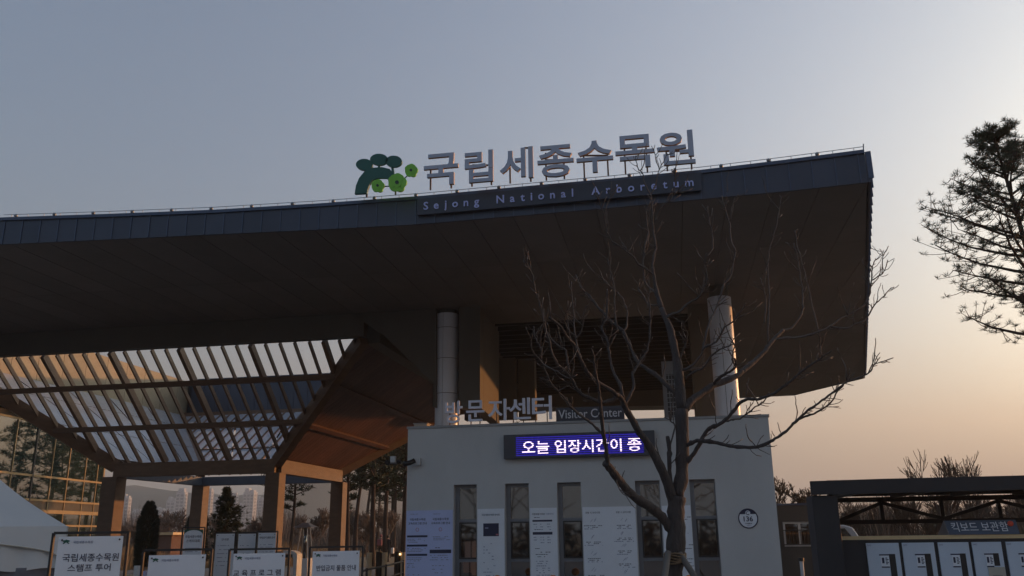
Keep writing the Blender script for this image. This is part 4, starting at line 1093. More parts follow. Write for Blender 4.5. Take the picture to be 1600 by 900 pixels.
br(2.4, 1.0, -.4, (876, 574), (868, 564), (862, 548), (858, 530), (852, 512), (848, 494), (844, 476), (838, 458), (834, 440), (832, 430), (826, 416), (818, 404))
br(2.0, 1.0, .2, (890, 580), (887, 564), (884, 548), (875, 542), (866, 534), (858, 524), (852, 514))
br(7.5, 4.8, .5, (1070, 640), (1080, 626), (1092, 618), (1106, 608), (1120, 600), (1136, 594), (1150, 588), (1160, 580))
br(4.8, 2.8, .6, (1160, 580), (1172, 570), (1184, 560), (1196, 547), (1206, 533), (1216, 523), (1224, 516))
br(1.8, .8, .5, (1224, 516), (1236, 513), (1248, 498), (1254, 486), (1255, 470), (1254, 450), (1250, 425), (1246, 400), (1241, 380))
br(2.2, 1.2, .5, (1208, 530), (1226, 528), (1242, 528), (1262, 524), (1280, 518), (1296, 510), (1314, 498), (1330, 490), (1352, 476))
br(1.4, .7, .2, (1352, 476), (1358, 462), (1361, 448), (1362, 436), (1363, 420), (1366, 410), (1368, 404))
br(1.1, .6, .1, (1362, 438), (1372, 432), (1378, 428), (1383, 420), (1387, 406)); br(.9, .5, .1, (1378, 428), (1379, 410), (1379, 396), (1374, 389)); br(.9, .5, 0, (1379, 400), (1384, 392), (1388, 384))
br(1.1, .6, .1, (1358, 460), (1359, 445), (1358, 430), (1361, 418), (1359, 412))
br(1.5, .7, .3, (1298, 510), (1310, 512), (1322, 513), (1334, 508), (1344, 504), (1354, 498), (1362, 482), (1372, 470), (1382, 462), (1390, 452), (1397, 448)); br(.9, .6, 0, (1364, 481), (1358, 475), (1352, 472))
br(4.4, 3.0, -.2, (1070, 726), (1078, 716), (1086, 706), (1094, 692), (1100, 680), (1108, 670), (1120, 664), (1134, 656), (1146, 642), (1156, 630), (1166, 624))
br(3.0, 1.4, -.2, (1166, 624), (1180, 624), (1192, 622), (1210, 614), (1222, 606), (1232, 599), (1244, 588), (1254, 580), (1264, 572), (1274, 566), (1286, 558), (1300, 548))
br(1.6, .8, -.1, (1134, 658), (1146, 656), (1156, 654), (1170, 644), (1180, 636), (1188, 632), (1195, 624), (1202, 612))
br(3.8, 2.8, -.5, (1070, 700), (1080, 692), (1090, 689), (1104, 690), (1120, 692), (1140, 696), (1158, 699), (1176, 699), (1192, 696), (1208, 688))
br(2.8, 1.6, -.5, (1208, 688), (1220, 679), (1230, 672), (1240, 662), (1250, 653), (1262, 642), (1274, 633), (1290, 622), (1304, 611), (1316, 602), (1326, 595))
br(1.4, .7, -.2, (1326, 595), (1338, 592), (1350, 587), (1360, 580), (1366, 570), (1376, 566), (1396, 559)); br(.8, .4, 0, (1367, 570), (1371, 562), (1366, 553))
br(1.8, 1.0, -.2, (1248, 655), (1262, 650), (1276, 644), (1290, 636), (1302, 624), (1308, 612), (1318, 602))
br(3.0, 1.6, -.3, (1114, 602), (1122, 592), (1134, 584), (1142, 580), (1150, 571), (1148, 560))
br(1.5, .8, -.1, (1150, 573), (1144, 562), (1146, 548), (1148, 538), (1140, 528))
br(2.6, 1.2, -.6, (1062, 580), (1078, 574), (1092, 560), (1102, 543), (1112, 538), (1122, 530), (1132, 512), (1144, 504), (1152, 494), (1160, 484), (1166, 474))
br(2.4, 1.0, .3, (1098, 549), (1104, 520), (1110, 500), (1118, 484), (1125, 466), (1132, 444), (1142, 430), (1148, 404), (1150, 392))
br(1.8, 1.0, -.5, (1072, 590), (1086, 580), (1100, 574), (1110, 558), (1124, 546), (1136, 542), (1146, 537))
br(1.8, 1.0, .3, (1060, 585), (1078, 576), (1092, 575), (1104, 566), (1108, 562))
br(2.6, 1.2, -.4, (1042, 498), (1046, 492), (1062, 487), (1070, 480), (1078, 472), (1090, 466), (1096, 458), (1103, 444), (1106, 436), (1103, 424), (1102, 408), (1104, 396))
br(1.4, .7, -.2, (1060, 568), (1066, 552), (1072, 536), (1075, 522), (1070, 512), (1065, 500))
br(5.2, 2.6, .2, (1034, 482), (1028, 465), (1025, 450), (1022, 434), (1020, 418))
br(2.4, 1.2, .3, (1020, 418), (1022, 402), (1025, 388), (1022, 366), (1020, 346), (1019, 325), (1018, 308))
br(1.3, .6, .2, (1018, 308), (1012, 296), (1006, 282), (1005, 272), (998, 264), (994, 252), (994, 242)); br(1.2, .6, .1, (1018, 302), (1024, 288), (1028, 272), (1032, 262), (1038, 250), (1043, 240)); br(.9, .5, 0, (1030, 266), (1026, 252), (1023, 238), (1018, 228))
br(1.5, .7, -.3, (1025, 344), (1030, 330), (1038, 320), (1044, 316), (1050, 306), (1054, 294), (1055, 276), (1053, 262)); br(.9, .5, -.1, (1048, 308), (1058, 300), (1068, 294), (1074, 288))
br(1.8, .8, .2, (1028, 462), (1018, 452), (1010, 444), (1007, 432), (1005, 412), (1006, 396), (1009, 378), (1013, 366), (1011, 350), (1010, 330), (1016, 314))
br(1.8, .8, -.5, (1022, 430), (1008, 418), (997, 412), (990, 400), (978, 392), (968, 384), (957, 377), (950, 364), (945, 348), (944, 334), (938, 320), (934, 308)); br(.9, .5, 0, (945, 346), (947, 326), (952, 312), (955, 300), (956, 284)); br(.8, .4, 0, (978, 392), (972, 380), (968, 370))
br(1.6, .8, .3, (1030, 476), (1014, 476), (1008, 466), (1002, 456), (997, 450), (1000, 442)); br(1.3, .7, 0, (1012, 484), (1014, 470), (1015, 452), (1014, 436))
br(1.6, .8, .4, (974, 518), (980, 510), (980, 496), (980, 484), (976, 474), (970, 462), (962, 456), (955, 450), (948, 442), (942, 434))
br(1.4, .7, .2, (966, 520), (962, 500), (961, 480), (961, 456), (958, 438), (952, 418), (950, 404))
br(1.8, .8, .3, (908, 562), (904, 546), (900, 530), (897, 512), (897, 492), (894, 464), (893, 440)); br(1.5, .7, -.2, (900, 530), (908, 518), (911, 504), (914, 484), (922, 474), (924, 466)); br(1.3, .7, -.2, (898, 524), (888, 516), (882, 502), (882, 492), (874, 480))
br(1.4, .7, .2, (846, 562), (846, 546), (840, 534), (835, 522), (834, 510)); br(.9, .5, 0, (846, 558), (852, 548), (855, 543)); 
br(1.3, .6, -.2, (848, 568), (858, 574), (870, 580), (880, 586), (890, 592))
br(1.2, .6, -.3, (872, 612), (882, 606), (890, 602)); br(1.0, .6, 0, (872, 611), (870, 602))
br(4.2, 3.6, .1, (1044, 772), (1047, 755), (1046, 735), (1046, 715), (1045, 698), (1043, 682)); br(1.4, .8, .1, (1047, 700), (1052, 676), (1054, 664), (1048, 658), (1046, 650), (1050, 634), (1054, 610))
br(4, 2.6, .1, (1040, 752), (1034, 730), (1028, 712), (1020, 700), (1012, 690))
br(1.3, .6, .2, (1194, 505), (1197, 485), (1197, 470), (1193, 448), (1188, 434)); br(1.3, .6, .3, (1200, 540), (1201, 500), (1202, 460), (1200, 420), (1202, 394), (1208, 372), (1214, 350), (1217, 328), (1222, 306))
br(1.1, .6, .3, (1104, 400), (1114, 388), (1113, 366), (1110, 350), (1107, 338), (1106, 322)); br(1.1, .6, .4, (1150, 394), (1142, 372), (1141, 352), (1136, 336), (1131, 318), (1128, 306)); br(.9, .5, 0, (1141, 345), (1144, 330), (1147, 314), (1154, 303)); br(.7, .4, 0, (1136, 300), (1136, 280), (1139, 268))
br(1.2, .6, .3, (1280, 520), (1281, 535), (1281, 550), (1278, 562)); br(1.1, .6, .4, (1280, 520), (1274, 498), (1268, 470), (1260, 438), (1252, 406), (1246, 382), (1242, 360))
br(1.0, .5, 0, (1166, 618), (1168, 604), (1170, 590)); br(.8, .4, 0, (1158, 630), (1150, 620)); br(.8, .4, 0, (1274, 632), (1272, 626)); br(.8, .4, 0, (1220, 676), (1215, 660)); br(.8, .4, 0, (1211, 682), (1206, 673)); br(.8, .4, 0, (1304, 611), (1300, 600), (1298, 592)); br(.9, .4, 0, (1324, 596), (1328, 584), (1326, 574)); br(.8, .4, 0, (1326, 594), (1336, 582))
br(.9, .4, 0, (972, 752), (974, 740), (976, 735)); br(.9, .5, 0, (960, 738), (961, 728)); br(1.2, .6, -.2, (962, 745), (966, 760), (974, 772), (984, 775))
tw = MB(); main = MB(); placed = []
def w_at(px, py, d): return ony(px, py, d)
for bi, (r0, r1, dd, pts) in enumerate(BR):
    if bi == 0: ds = D0
    else:
        best = min(placed, key=lambda e: (e[0]-pts[0][0])**2+(e[1]-pts[0][1])**2); ds = best[2]
    # densify with a smooth curve and a little natural wander
    P = []
    n = len(pts)
    for i in range(n-1):
        p0 = pts[max(i-1, 0)]; p1 = pts[i]; p2 = pts[i+1]; p3 = pts[min(i+2, n-1)]
        for k in range(3):
            t = k/3
            cr = [0.5*((2*p1[c])+(-p0[c]+p2[c])*t+(2*p0[c]-5*p1[c]+4*p2[c]-p3[c])*t*t+(-p0[c]+3*p1[c]-3*p2[c]+p3[c])*t**3) for c in (0, 1)]
            P.append(cr)
    P.append(list(pts[-1])); m_ = len(P); W = []; RR = []
    for i, (x_, y_) in enumerate(P):
        t = i/(m_-1); j = (.75 if r0 < 5 else .5) if 0 < i < m_-1 else 0
        d = ds+dd*t; placed.append((x_, y_, d))
        W.append(w_at(x_+random.uniform(-j, j), y_+random.uniform(-j, j), d)); r_ = (r0+(r1-r0)*t)*random.uniform(.86, 1.12)*(1.25 if i % 7 == 3 and r0 < 5 else 1)
        RR.append(max(.55, r_*(.88 if 2 < r0 < 10 else 1))*d/1400)
    big = r0 >= 3
    (main if big else tw).tube(W, RR, 10 if r0 > 6 else (7 if big else 5))
    # long thin upright shoots
    if 1.2 < r0 < 5 and m_ > 9:
        for _ in range(max(1, int(m_/11))):
            i = random.randrange(m_//4, m_-1); d = ds+dd*i/(m_-1); x_, y_ = P[i]; a = math.pi/2+random.uniform(-.9, .9); l = random.uniform(28, 62); q = []
            for s_ in range(8):
                q.append(w_at(x_, y_, d+s_*random.uniform(-.03, .03))); x_ += math.cos(a)*l/7; y_ -= math.sin(a)*l/7; a += random.uniform(-.28, .28)+.12*(math.pi/2-a)
            tw.tube(q, [.0072-.0006*s_ for s_ in range(8)], 4)
    # short side twigs
    if r0 < 4 and m_ > 8:
        for _ in range(int(m_/2.6)):
            i = random.randrange(m_//3, m_-1); a = math.atan2(-(P[min(i+1, m_-1)][1]-P[i-1][1]), P[min(i+1, m_-1)][0]-P[i-1][0])+random.choice((-1, 1))*random.uniform(.5, 1.0)
            l = random.uniform(6, 26); d = ds+dd*i/(m_-1); q = []
            x_, y_ = P[i]
            for s_ in range(4):
                q.append(w_at(x_, y_, d+s_*random.uniform(-.03, .03))); x_ += math.cos(a)*l/3; y_ -= math.sin(a)*l/3; a += random.uniform(-.35, .35)+.12*(math.pi/2-a)
            tw.tube(q, [.0048, .0044, .004, .0034], 4)
main.build('trunk', bark, tree, smooth=True)
tw.build('twigs', bark_twig, tree, smooth=True)['kind'] = 'stuff'
q = w_at(1055, 874, D0)
rp_ = MB()
for k in range(5): rp_.tube([(q.x+.105*math.cos(a), D0+.105*math.sin(a), q.z+.05-.02*k+.01*math.sin(3*a+k)) for a in [i*math.pi/8 for i in range(17)]], .009, 5)
rp_.build('rope_binding', rope_m, tree, smooth=True)
for i, (dx, dy, sx_, lab) in enumerate(((-.35, -1.0, -.07, 'pale wooden prop leaning in front of the trunk'), (.9, -.35, .06, 'wooden prop slanting down to the right from the trunk'), (-.4, .9, -.05, 'wooden prop slanting away behind the trunk'))):
    t = thing('tree_prop', lab, 'tree prop', (q.x+dx, D0+dy, 0))
    top = Vector((q.x+sx_, D0+(-.14 if i == 0 else (-.06 if i == 1 else .13)), q.z+.03)); bot = Vector((q.x+dx, D0+dy, 0))
    MB().tube([bot, top+(top-bot).normalized()*.05], [.035, .03], 10).build('pole', stake_m, t, smooth=True)

# ============================================================ EVERGREENS
def needle_clump(b, c, r, n, L, rnd, up=.3, wd=.012):
    for _ in range(n):
        th = rnd.uniform(0, 2*math.pi); ph = math.asin(rnd.uniform(-.6, 1)); d = Vector((math.cos(th)*math.cos(ph), math.sin(th)*math.cos(ph), math.sin(ph)+up)).normalized()
        o = Vector(c)+d*rnd.uniform(0, r*.5); s_ = d.orthogonal().normalized()*wd; s_.rotate(Matrix.Rotation(rnd.uniform(0, 6.28), 3, d))
        e = o+d*L*rnd.uniform(.6, 1.1)
        b.add([o-s_, o+s_, e], [(0, 1, 2)])
def limb(b, a, dirv, L, r, rnd, segs=6, lift=.25, wob=.11):
    pts = [Vector(a)]; d = Vector(dirv).normalized()
    for i in range(segs):
        d = (d+Vector((rnd.uniform(-wob, wob), rnd.uniform(-wob, wob), rnd.uniform(-wob, wob)+lift/segs))).normalized(); pts.append(pts[-1]+d*(L/segs))
    b.tube(pts, [r*(1-.8*i/segs) for i in range(segs+1)], 5); return pts
def make_pine(name, H_, seed, crown0, spread, nb, clumps, ntri, L, lean=(0, 0), wd=.012, r0=.12, cs=.22, shape=None):
    rnd = random.Random(seed); t = bpy.data.objects.new(name, None); link(t)
    tr = MB(); nd = MB(); pts = []
    for i in range(13):
        s_ = i/12; pts.append(Vector((lean[0]*s_*s_+.08*math.sin(5*s_+seed), lean[1]*s_*s_+.06*math.cos(4*s_+seed), H_*s_)))
    tr.tube(pts, [r0*(1-.85*i/12) for i in range(13)], 8)
    for k in range(nb):
        s_ = crown0+(1-crown0)*((k+.5)/nb)**.9; s_ = min(.985, s_+rnd.uniform(-.02, .02)); i = int(s_*12); base = pts[i].lerp(pts[min(i+1, 12)], s_*12-i)
        a = k*2.4+rnd.uniform(-.5, .5); u = (s_-crown0)/(1-crown0)
        pl = shape(u) if shape else (.35+.75*math.sin(math.pi*min(1, .15+.85*(1-u)))**1.0*(1-u*.35))
        Lb = spread*pl*rnd.uniform(.65, 1.12)
        lp = limb(tr, base, (math.cos(a), math.sin(a), .15+.5*u), Lb, max(.012, r0*.30*(1-.5*u)), rnd, lift=.35)
        for c in range(clumps):
            v = rnd.uniform(.35, 1.0); j = min(5, int(v*6)); p = lp[j].lerp(lp[j+1], v*6-j) if j < 6 else lp[6]
            off = Vector((rnd.gauss(0, 1), rnd.gauss(0, 1), rnd.gauss(.2, .6)))*min(Lb*.13, .26)
            q = p+off
            tr.tube([p, p.lerp(q, .5)+Vector((0, 0, -.02)), q], [.010, .008, .006], 3, caps=False)
            needle_clump(nd, q, cs, ntri, L, rnd, wd=wd)
    tr.build('trunk', pine_bark, t, smooth=True, fix=False); nd.build('crown', needle_m, t, fix=False)
    return t
# big pine at far right
pp = gp_ray(1597, 500, 20.0)
topz = gp_ray(1575, 208, 20.0).z
big = make_pine('pine_tree', topz, 11, .55, 2.25, 60, 26, 26, .11, lean=(-.40, 0), wd=.0065, r0=.15, cs=.10,
    shape=lambda u: (.50+.60*math.sin(math.pi*min(1, u*1.15+.05)))*(1-u)**.38+.06)
big.location = (pp.x+.48, pp.y, 0); tag(big, 'tall dark pine tree cut off by the right edge of the view', 'pine tree')
# pines in the park behind
protos = [make_pine('pine_tree', 9.0, 21, .42, 2.3, 26, 11, 13, .32, wd=.035, r0=.17, cs=.24),
          make_pine('pine_tree', 8.2, 22, .50, 2.0, 22, 11, 13, .32, lean=(.8, 0), wd=.035, r0=.15, cs=.24),
          make_pine('pine_tree', 9.6, 23, .35, 2.1, 28, 11, 13, .32, lean=(-.5, 0), wd=.035, r0=.16, cs=.24)]
spots = [(541, 52, 8.3, 0, 'slim pine just right of the rear pergola post'), (556, 60, 9.6, 1, 'second pine from the rear right pergola post, slightly leaning'), (584, 50, 10.6, 2, 'thick dark trunked pine left of the walking people'),
         (603, 58, 10.0, 0, 'pine standing directly behind the walking people'), (628, 52, 11.0, 2, 'tall pine half hidden by the left wall corner'), (572, 75, 10.0, 1, 'thin distant pine between the thick one and the post'),
         (616, 72, 11.3, 2, 'distant pine rising under the camera arm'), (650, 60, 12.0, 0, 'pine crown showing above the wall near the vent box'), (412, 44, 6.9, 1, 'pine seen between the spruce and the front pergola post'),
         (455, 56, 7.4, 0, 'dark pine trunk close right of the front pergola post'), (590, 88, 10.8, 0, 'faint pine behind the group near the people'), (534, 90, 8.6, 2, 'faint far pine beside the rear pergola post'), (642, 84, 12.5, 1, 'far pine behind the wall corner')]
used = set()
for px, d, hh, k, lab in spots:
    o = protos[k] if k not in used else copy_tree(protos[k]); used.add(k)
    q = gp_ray(px, 850, d); o.location = (q.x, q.y, 0); s_ = hh/(9.0, 8.2, 9.6)[k]; o.scale = (s_, s_, s_); o.rotation_euler.z = random.uniform(0, 6.28)
    tag(o, lab, 'pine tree', 'pines in the park behind the pergola')
for k_, (az, d, hh, lab) in enumerate(((-16, 84, 11, 'pine behind the building, mirrored in the middle panes of the glass building'), (-13.5, 92, 12, 'pine behind the building, mirrored in the right panes of the glass building'), (-18, 76, 10.5, 'pine behind the building, mirrored in the left panes of the glass building'), (-11, 104, 13, 'far pine behind the building, mirrored in the rightmost panes'), (-14.5, 74, 9, 'low pine behind the building, mirrored between the taller mirrored pines'))):
    o = copy_tree(protos[k_ % 3]); o.location = (math.sin(R(az))*d, math.cos(R(az))*d, 0); s_ = hh/9.0; o.scale = (s_*1.3, s_*1.3, s_); o.rotation_euler.z = k_*1.3
    tag(o, lab, 'pine tree', 'pines in the park behind the pergola')
def make_cone_tree(name, H_, rad, seed, label, m, loc, dense, tiers, L, column=False, wd=.03):
    rnd = random.Random(seed); t = thing(name, label, 'conifer', loc); x0, y0, _ = loc
    MB().tube([(x0, y0, 0), (x0, y0, H_*.5), (x0, y0, H_*.99)], [rad*.09, rad*.06, .012], 7).build('trunk', pine_bark, t)
    nd = MB()
    for k in range(dense):
        s_ = rnd.random()**1.15 if not column else rnd.random()
        z = .25+s_*(H_-.3)
        if column: rr = rad*min(1, (1-s_)*3.2)**.7*(.85+.15*min(1, s_*5))*rnd.uniform(.72, 1.06)
        else:
            tier = .78+.22*(1-((s_*tiers) % 1)); rr = rad*(1-s_)**.85*tier*rnd.uniform(.35, 1.12)
        a = rnd.uniform(0, 6.28); c = Vector((x0+rr*math.cos(a), y0+rr*math.sin(a), z))
        for q in range(7):
            d = Vector((math.cos(a)+rnd.uniform(-.6, .6), math.sin(a)+rnd.uniform(-.6, .6), (.9 if column else .15)+rnd.uniform(-.3, .3))).normalized()
            s2 = d.orthogonal().normalized()*wd; nd.add([c-s2, c+s2, c+d*L*rnd.uniform(.6, 1.2)], [(0, 1, 2)])
    nd.build('crown', m, t, fix=False)
q = gp_ray(358, 765, 40)
spruce = make_pine('spruce_tree', q.z, 31, .06, 1.45, 84, 9, 12, .17, wd=.02, r0=.07, cs=.10, shape=lambda u: (1-u)**.9+.04)
spruce.location = (q.x, q.y, 0); tag(spruce, 'small dark spruce shaped like a christmas tree behind the notice panels', 'spruce tree')
q = gp_ray(235, 785, 47); make_cone_tree('cypress_tree', q.z, .42, 6, 'narrow dark columnar cypress between the left pergola posts', spruce_m, (q.x, q.y, 0), 1800, 1, .20, column=True)
q = gp_ray(311, 790, 47); make_cone_tree('cypress_tree', q.z, .36, 8, 'dark columnar cypress half behind the orange lit rear post', spruce_m, (q.x, q.y, 0), 1300, 1, .28, column=True)

# bare shrubs and small trees --------------------------------------------------
def bare_tree(name, loc, H_, seed, label, spread=.5, levels=4, m=bark_twig, r0=None, cat='bare tree', group=None, wmin=.012):
    rnd = random.Random(seed); t = thing(name, label, cat, loc, group); b = MB()
    def grow(p, d, L, r, lv):
        pts = [p]; n = 4
        for i in range(n):
            d = (d+Vector((rnd.uniform(-.16, .16), rnd.uniform(-.16, .16), rnd.uniform(-.05, .12)))).normalized(); pts.append(pts[-1]+d*L/n)
        b.tube(pts, [max(wmin, r*(1-.45*i/n)) for i in range(n+1)], 5 if lv > 2 else 3, caps=False)
        if lv == 0: return
        for k in range(3 if lv > 1 else 4):
            j = rnd.randrange(2, n+1); o = Vector((rnd.uniform(-1, 1), rnd.uniform(-1, 1), rnd.uniform(-.1, .6))).normalized()
            grow(pts[j], (d*(1-spread)+o*spread).normalized(), L*rnd.uniform(.55, .8), r*.5, lv-1)
        grow(pts[-1], d, L*.7, r*.55, lv-1)
    grow(Vector(loc), Vector((0, 0, 1)), H_*.36, r0 or H_*.013, levels)
    k_ = H_/max(v[2] for v in b.v)
    b.v = [(loc[0]+(x_-loc[0])*(k_*.5+.5), loc[1]+(y_-loc[1])*(k_*.5+.5), z_*k_) for x_, y_, z_ in b.v]
    b.build('branches', m, t, fix=False)
    return t
for i, (px, pyt, d, lab) in enumerate(((1225, 742, 34, 'bare bushy tree just right of the wall corner'), (1250, 752, 36, 'bare bushy tree above the low brown building'), (1455, 703, 30, 'left fan of bare twigs above the shelter roof'), (1500, 704, 31, 'right fan of bare twigs above the shelter roof'), (1525, 716, 33, 'small bare twig crown at the right end of the fan above the shelter roof'), (1425, 733, 30, 'tiny bare twig tips showing left above the shelter roof'), (1592, 735, 32, 'bare twig tips above the shelter roof at the right edge'))):
    q = gp_ray(px, pyt, d); bare_tree('bare_tree', (q.x, q.y, 0), q.z, 40+i, lab, spread=.55 if i < 2 else .36, levels=5 if i < 2 else 4, group=None, wmin=.014 if i < 2 else .009)
rn = random.Random(99)
SHR = [(1322, 'bare shrub seen in the first truss bay beside the black side post'), (1352, 'bare shrub seen right of the van roof under the truss'), (1378, 'bare shrub behind the first truss upright from the left'), (1404, 'bare shrub in the middle of the second truss bay'),
       (1430, 'bare shrub under the falling truss diagonal'), (1456, 'bare shrub just left of the node where two truss diagonals meet low'), (1486, 'bare shrub directly above the left end of the slate sign'), (1512, 'bare shrub above the middle of the slate sign'), (1540, 'bare shrub above the right half of the slate sign'), (1566, 'bare shrub behind the truss upright above the red tag'), (1590, 'bare shrub at the right picture edge inside the shelter')]
for i, (px, lab) in enumerate(SHR):
    q = gp_ray(px+rn.uniform(-3, 3), 788+rn.uniform(-12, 8), rn.uniform(41, 50))
    bare_tree('bare_shrub', (q.x, q.y, 0), q.z*1.05, 140+i, lab, spread=.5, levels=5, cat='bare shrub', group='bare shrubs behind the shelter', wmin=.010)
SAP = [(188, 'bare sapling showing between the glass building edge and the front left post'), (214, 'bare sapling just left of the narrow cypress'), (262, 'bare sapling right of the narrow cypress by the small hut'), (284, 'bare sapling against the left side of the orange lit rear post'),
       (330, 'bare sapling between the orange lit rear post and the spruce'), (392, 'bare sapling right of the spruce tip'), (425, 'bare sapling close to the left side of the front right post'), (470, 'bare sapling behind the patio heater hood'), (497, 'bare sapling left of the rear right post'), (548, 'bare sapling at the foot of the slim pine'), (612, 'bare sapling right of the walking people'), (575, 'bare sapling left of the walking people')]
for i, (px, lab) in enumerate(SAP):
    q = gp_ray(px, 803+rn.uniform(-14, 12), rn.uniform(55, 92)); bare_tree('bare_tree', (q.x, q.y, 0), max(2.2, q.z), 240+i, lab, spread=.45, levels=5, m=brush_m, group='bare saplings in the park behind the pergola', wmin=.02)
# brush, reeds, hedge: uncountable ground cover
def scatter_sticks(name, m, n, az0, az1, d0, d1, h0, h1, wd, seed, jit=.3):
    rnd = random.Random(seed); b = MB()
    for _ in range(n):
        az = R(rnd.uniform(az0, az1)); d = rnd.uniform(d0, d1); x_, y_ = math.sin(az)*d, math.cos(az)*d; h = rnd.uniform(h0, h1)*(.7+.3*math.sin(az*40)+.15*math.sin(az*97))
        if -11 < x_ - (-9-(y_-46)*.2) < 3 and name != 'bare_brushwood': continue
        dx, dy = rnd.uniform(-jit, jit), rnd.uniform(-jit, jit); w = wd*rnd.uniform(.6, 1.4); a = rnd.uniform(0, 3.14)
        b.add([(x_-w*math.cos(a), y_-w*math.sin(a), 0), (x_+w*math.cos(a), y_+w*math.sin(a), 0), (x_+dx*h, y_+dy*h, h)], [(0, 1, 2)])
    o = b.build(name, m, fix=False); tag(o, None, None, None, 'stuff'); return o
tag(scatter_sticks('dry_reeds', reed_m, 26000, -42, -8, 52, 95, .5, 1.35, .03, 1), 'tan dry reeds and grass across the park field', 'dry grass')
tag(scatter_sticks('bare_brushwood', brush_m, 26000, -44, -6, 90, 150, 2.0, 5.2, .05, 2), 'grey brown bare brushwood band along the far side of the park', 'brushwood')
tag(scatter_sticks('bare_brushwood', brush_m, 20000, 4, 34, 42, 70, 1.2, 3.6, .035, 3), 'grey brown bare brushwood behind the locker shelter', 'brushwood')
tag(scatter_sticks('clipped_hedge', hedge_m, 14000, 13.2, 34, 24, 25.5, 1.2, 1.62, .03, 4, .15), 'dark brown green hedge behind the lockers', 'hedge')
# small hut in the park
q = gp_ray(258, 832, 75)
hu = thing('park_hut', 'small brick red hut with pale roof right of the columnar cypress', 'hut', (q.x, q.y, 0))
bx('wall', mat('hut_brick', (.16, .085, .06), .8), hu, q.x-1.0, q.x+1.2, q.y-1.0, q.y+1.2, 0, q.z-.2); bx('roof', strip_m, hu, q.x-1.2, q.x+1.4, q.y-1.2, q.y+1.4, q.z-.19, q.z)

# ============================================================ PEOPLE
def person(px, d, hgt, label, top_col, leg_col, stride, pack=None, bag=False, hat=None):
    q = gp_ray(px, 870, d); x0, y0 = q.x, q.y; t = thing('person', label, 'person', (x0, y0, 0)); s_ = hgt/1.7
    J = [(0, 0, .92), (0, 0, 1.15), (0, .01, 1.38), (0, .015, 1.48), (0, 0, 1.60),            # pelvis..head 0-4
         (-.09, 0, .88), (-.10, stride*.5, .48), (-.10, stride-.03, .08), (-.10, stride+.12, .04),   # left leg 5-8
         (.09, 0, .88), (.10, -stride*.4, .48), (.10, -stride, .10), (.10, -stride+.13, .04),     # right leg 9-12
         (-.19, 0, 1.38), (-.24, -.04, 1.10), (-.25, .06, .86), (.19, 0, 1.38), (.24, .04, 1.10), (.26, .10, .86)]
    E_ = [(0, 1), (1, 2), (2, 3), (3, 4), (0, 5), (5, 6), (6, 7), (7, 8), (0, 9), (9, 10), (10, 11), (11, 12), (2, 13), (13, 14), (14, 15), (2, 16), (16, 17), (17, 18)]
    RAD = [.15, .15, .15, .055, .10, .09, .065, .045, .04, .09, .065, .045, .04, .07, .05, .035, .07, .05, .035]
    me = bpy.data.meshes.new('body'); me.from_pydata([(a*s_, b_*s_, c*s_) for a, b_, c in J], E_, []); o = bpy.data.objects.new('body', me); link(o)
    md = o.modifiers.new('skin', 'SKIN')
    for i, v in enumerate(me.skin_vertices[0].data): v.radius = (RAD[i]*s_*(.95 if i > 2 else 1), RAD[i]*s_*(.75 if i < 3 else 1)); v.use_root = (i == 0)
    sb = o.modifiers.new('sub', 'SUBSURF'); sb.levels = 1; sb.render_levels = 1
    bpy.context.view_layer.update(); ev = o.evaluated_get(bpy.context.evaluated_depsgraph_get()); nm = bpy.data.meshes.new_from_object(ev)
    o.modifiers.clear(); o.data = nm; nm.materials.clear()
    for mm in (skin_m, top_col, leg_col): nm.materials.append(mm)
    for p in nm.polygons:
        c = p.center.z/s_; p.material_index = 0 if c > 1.46 or (c > .8 and c < .9 and abs(p.center.x) > .2) else (1 if c > .9 or abs(p.center.x) > .2*s_ else 2); p.use_smooth = True
    o.parent = t
    MB().ball((x0, y0-.015, 1.645*s_), .105*s_, 12, 8, sz=(.95, 1.05, .95)).build('hair', hat or black_m, t, smooth=True)
    for k, sx in enumerate((-1, 1)): MB().box(x0+sx*.10*s_-.05, x0+sx*.10*s_+.05, y0+(stride if sx < 0 else -stride)-.08, y0+(stride if sx < 0 else -stride)+.17, 0, .07).build('shoe', black_m, t)
    MB().box(x0-.03*s_, x0+.03*s_, y0+.10, y0+.13, 1.58*s_, 1.61*s_).build('nose', skin_m, t)
    if pack: MB().box(x0-.16, x0+.16, y0-.34, y0-.14, 1.0*s_, 1.42*s_).build('backpack', pack, t, bevel=.05)
    if bag: MB().box(x0+.22, x0+.38, y0-.05, y0+.2, .5, .86).build('shopping_bag', tent_m, t, bevel=.03)
    return t
person(594.5, 60, 1.66, 'person walking away in brown coat with pink backpack', mat('brown_coat', (.12, .08, .06), .8), black_m, .12, pack=pink_m, hat=pink_m)
person(605.5, 58, 1.6, 'person in black coat carrying a white bag beside the path', mat('black_coat', (.03, .03, .035), .8), black_m, .1, bag=True)

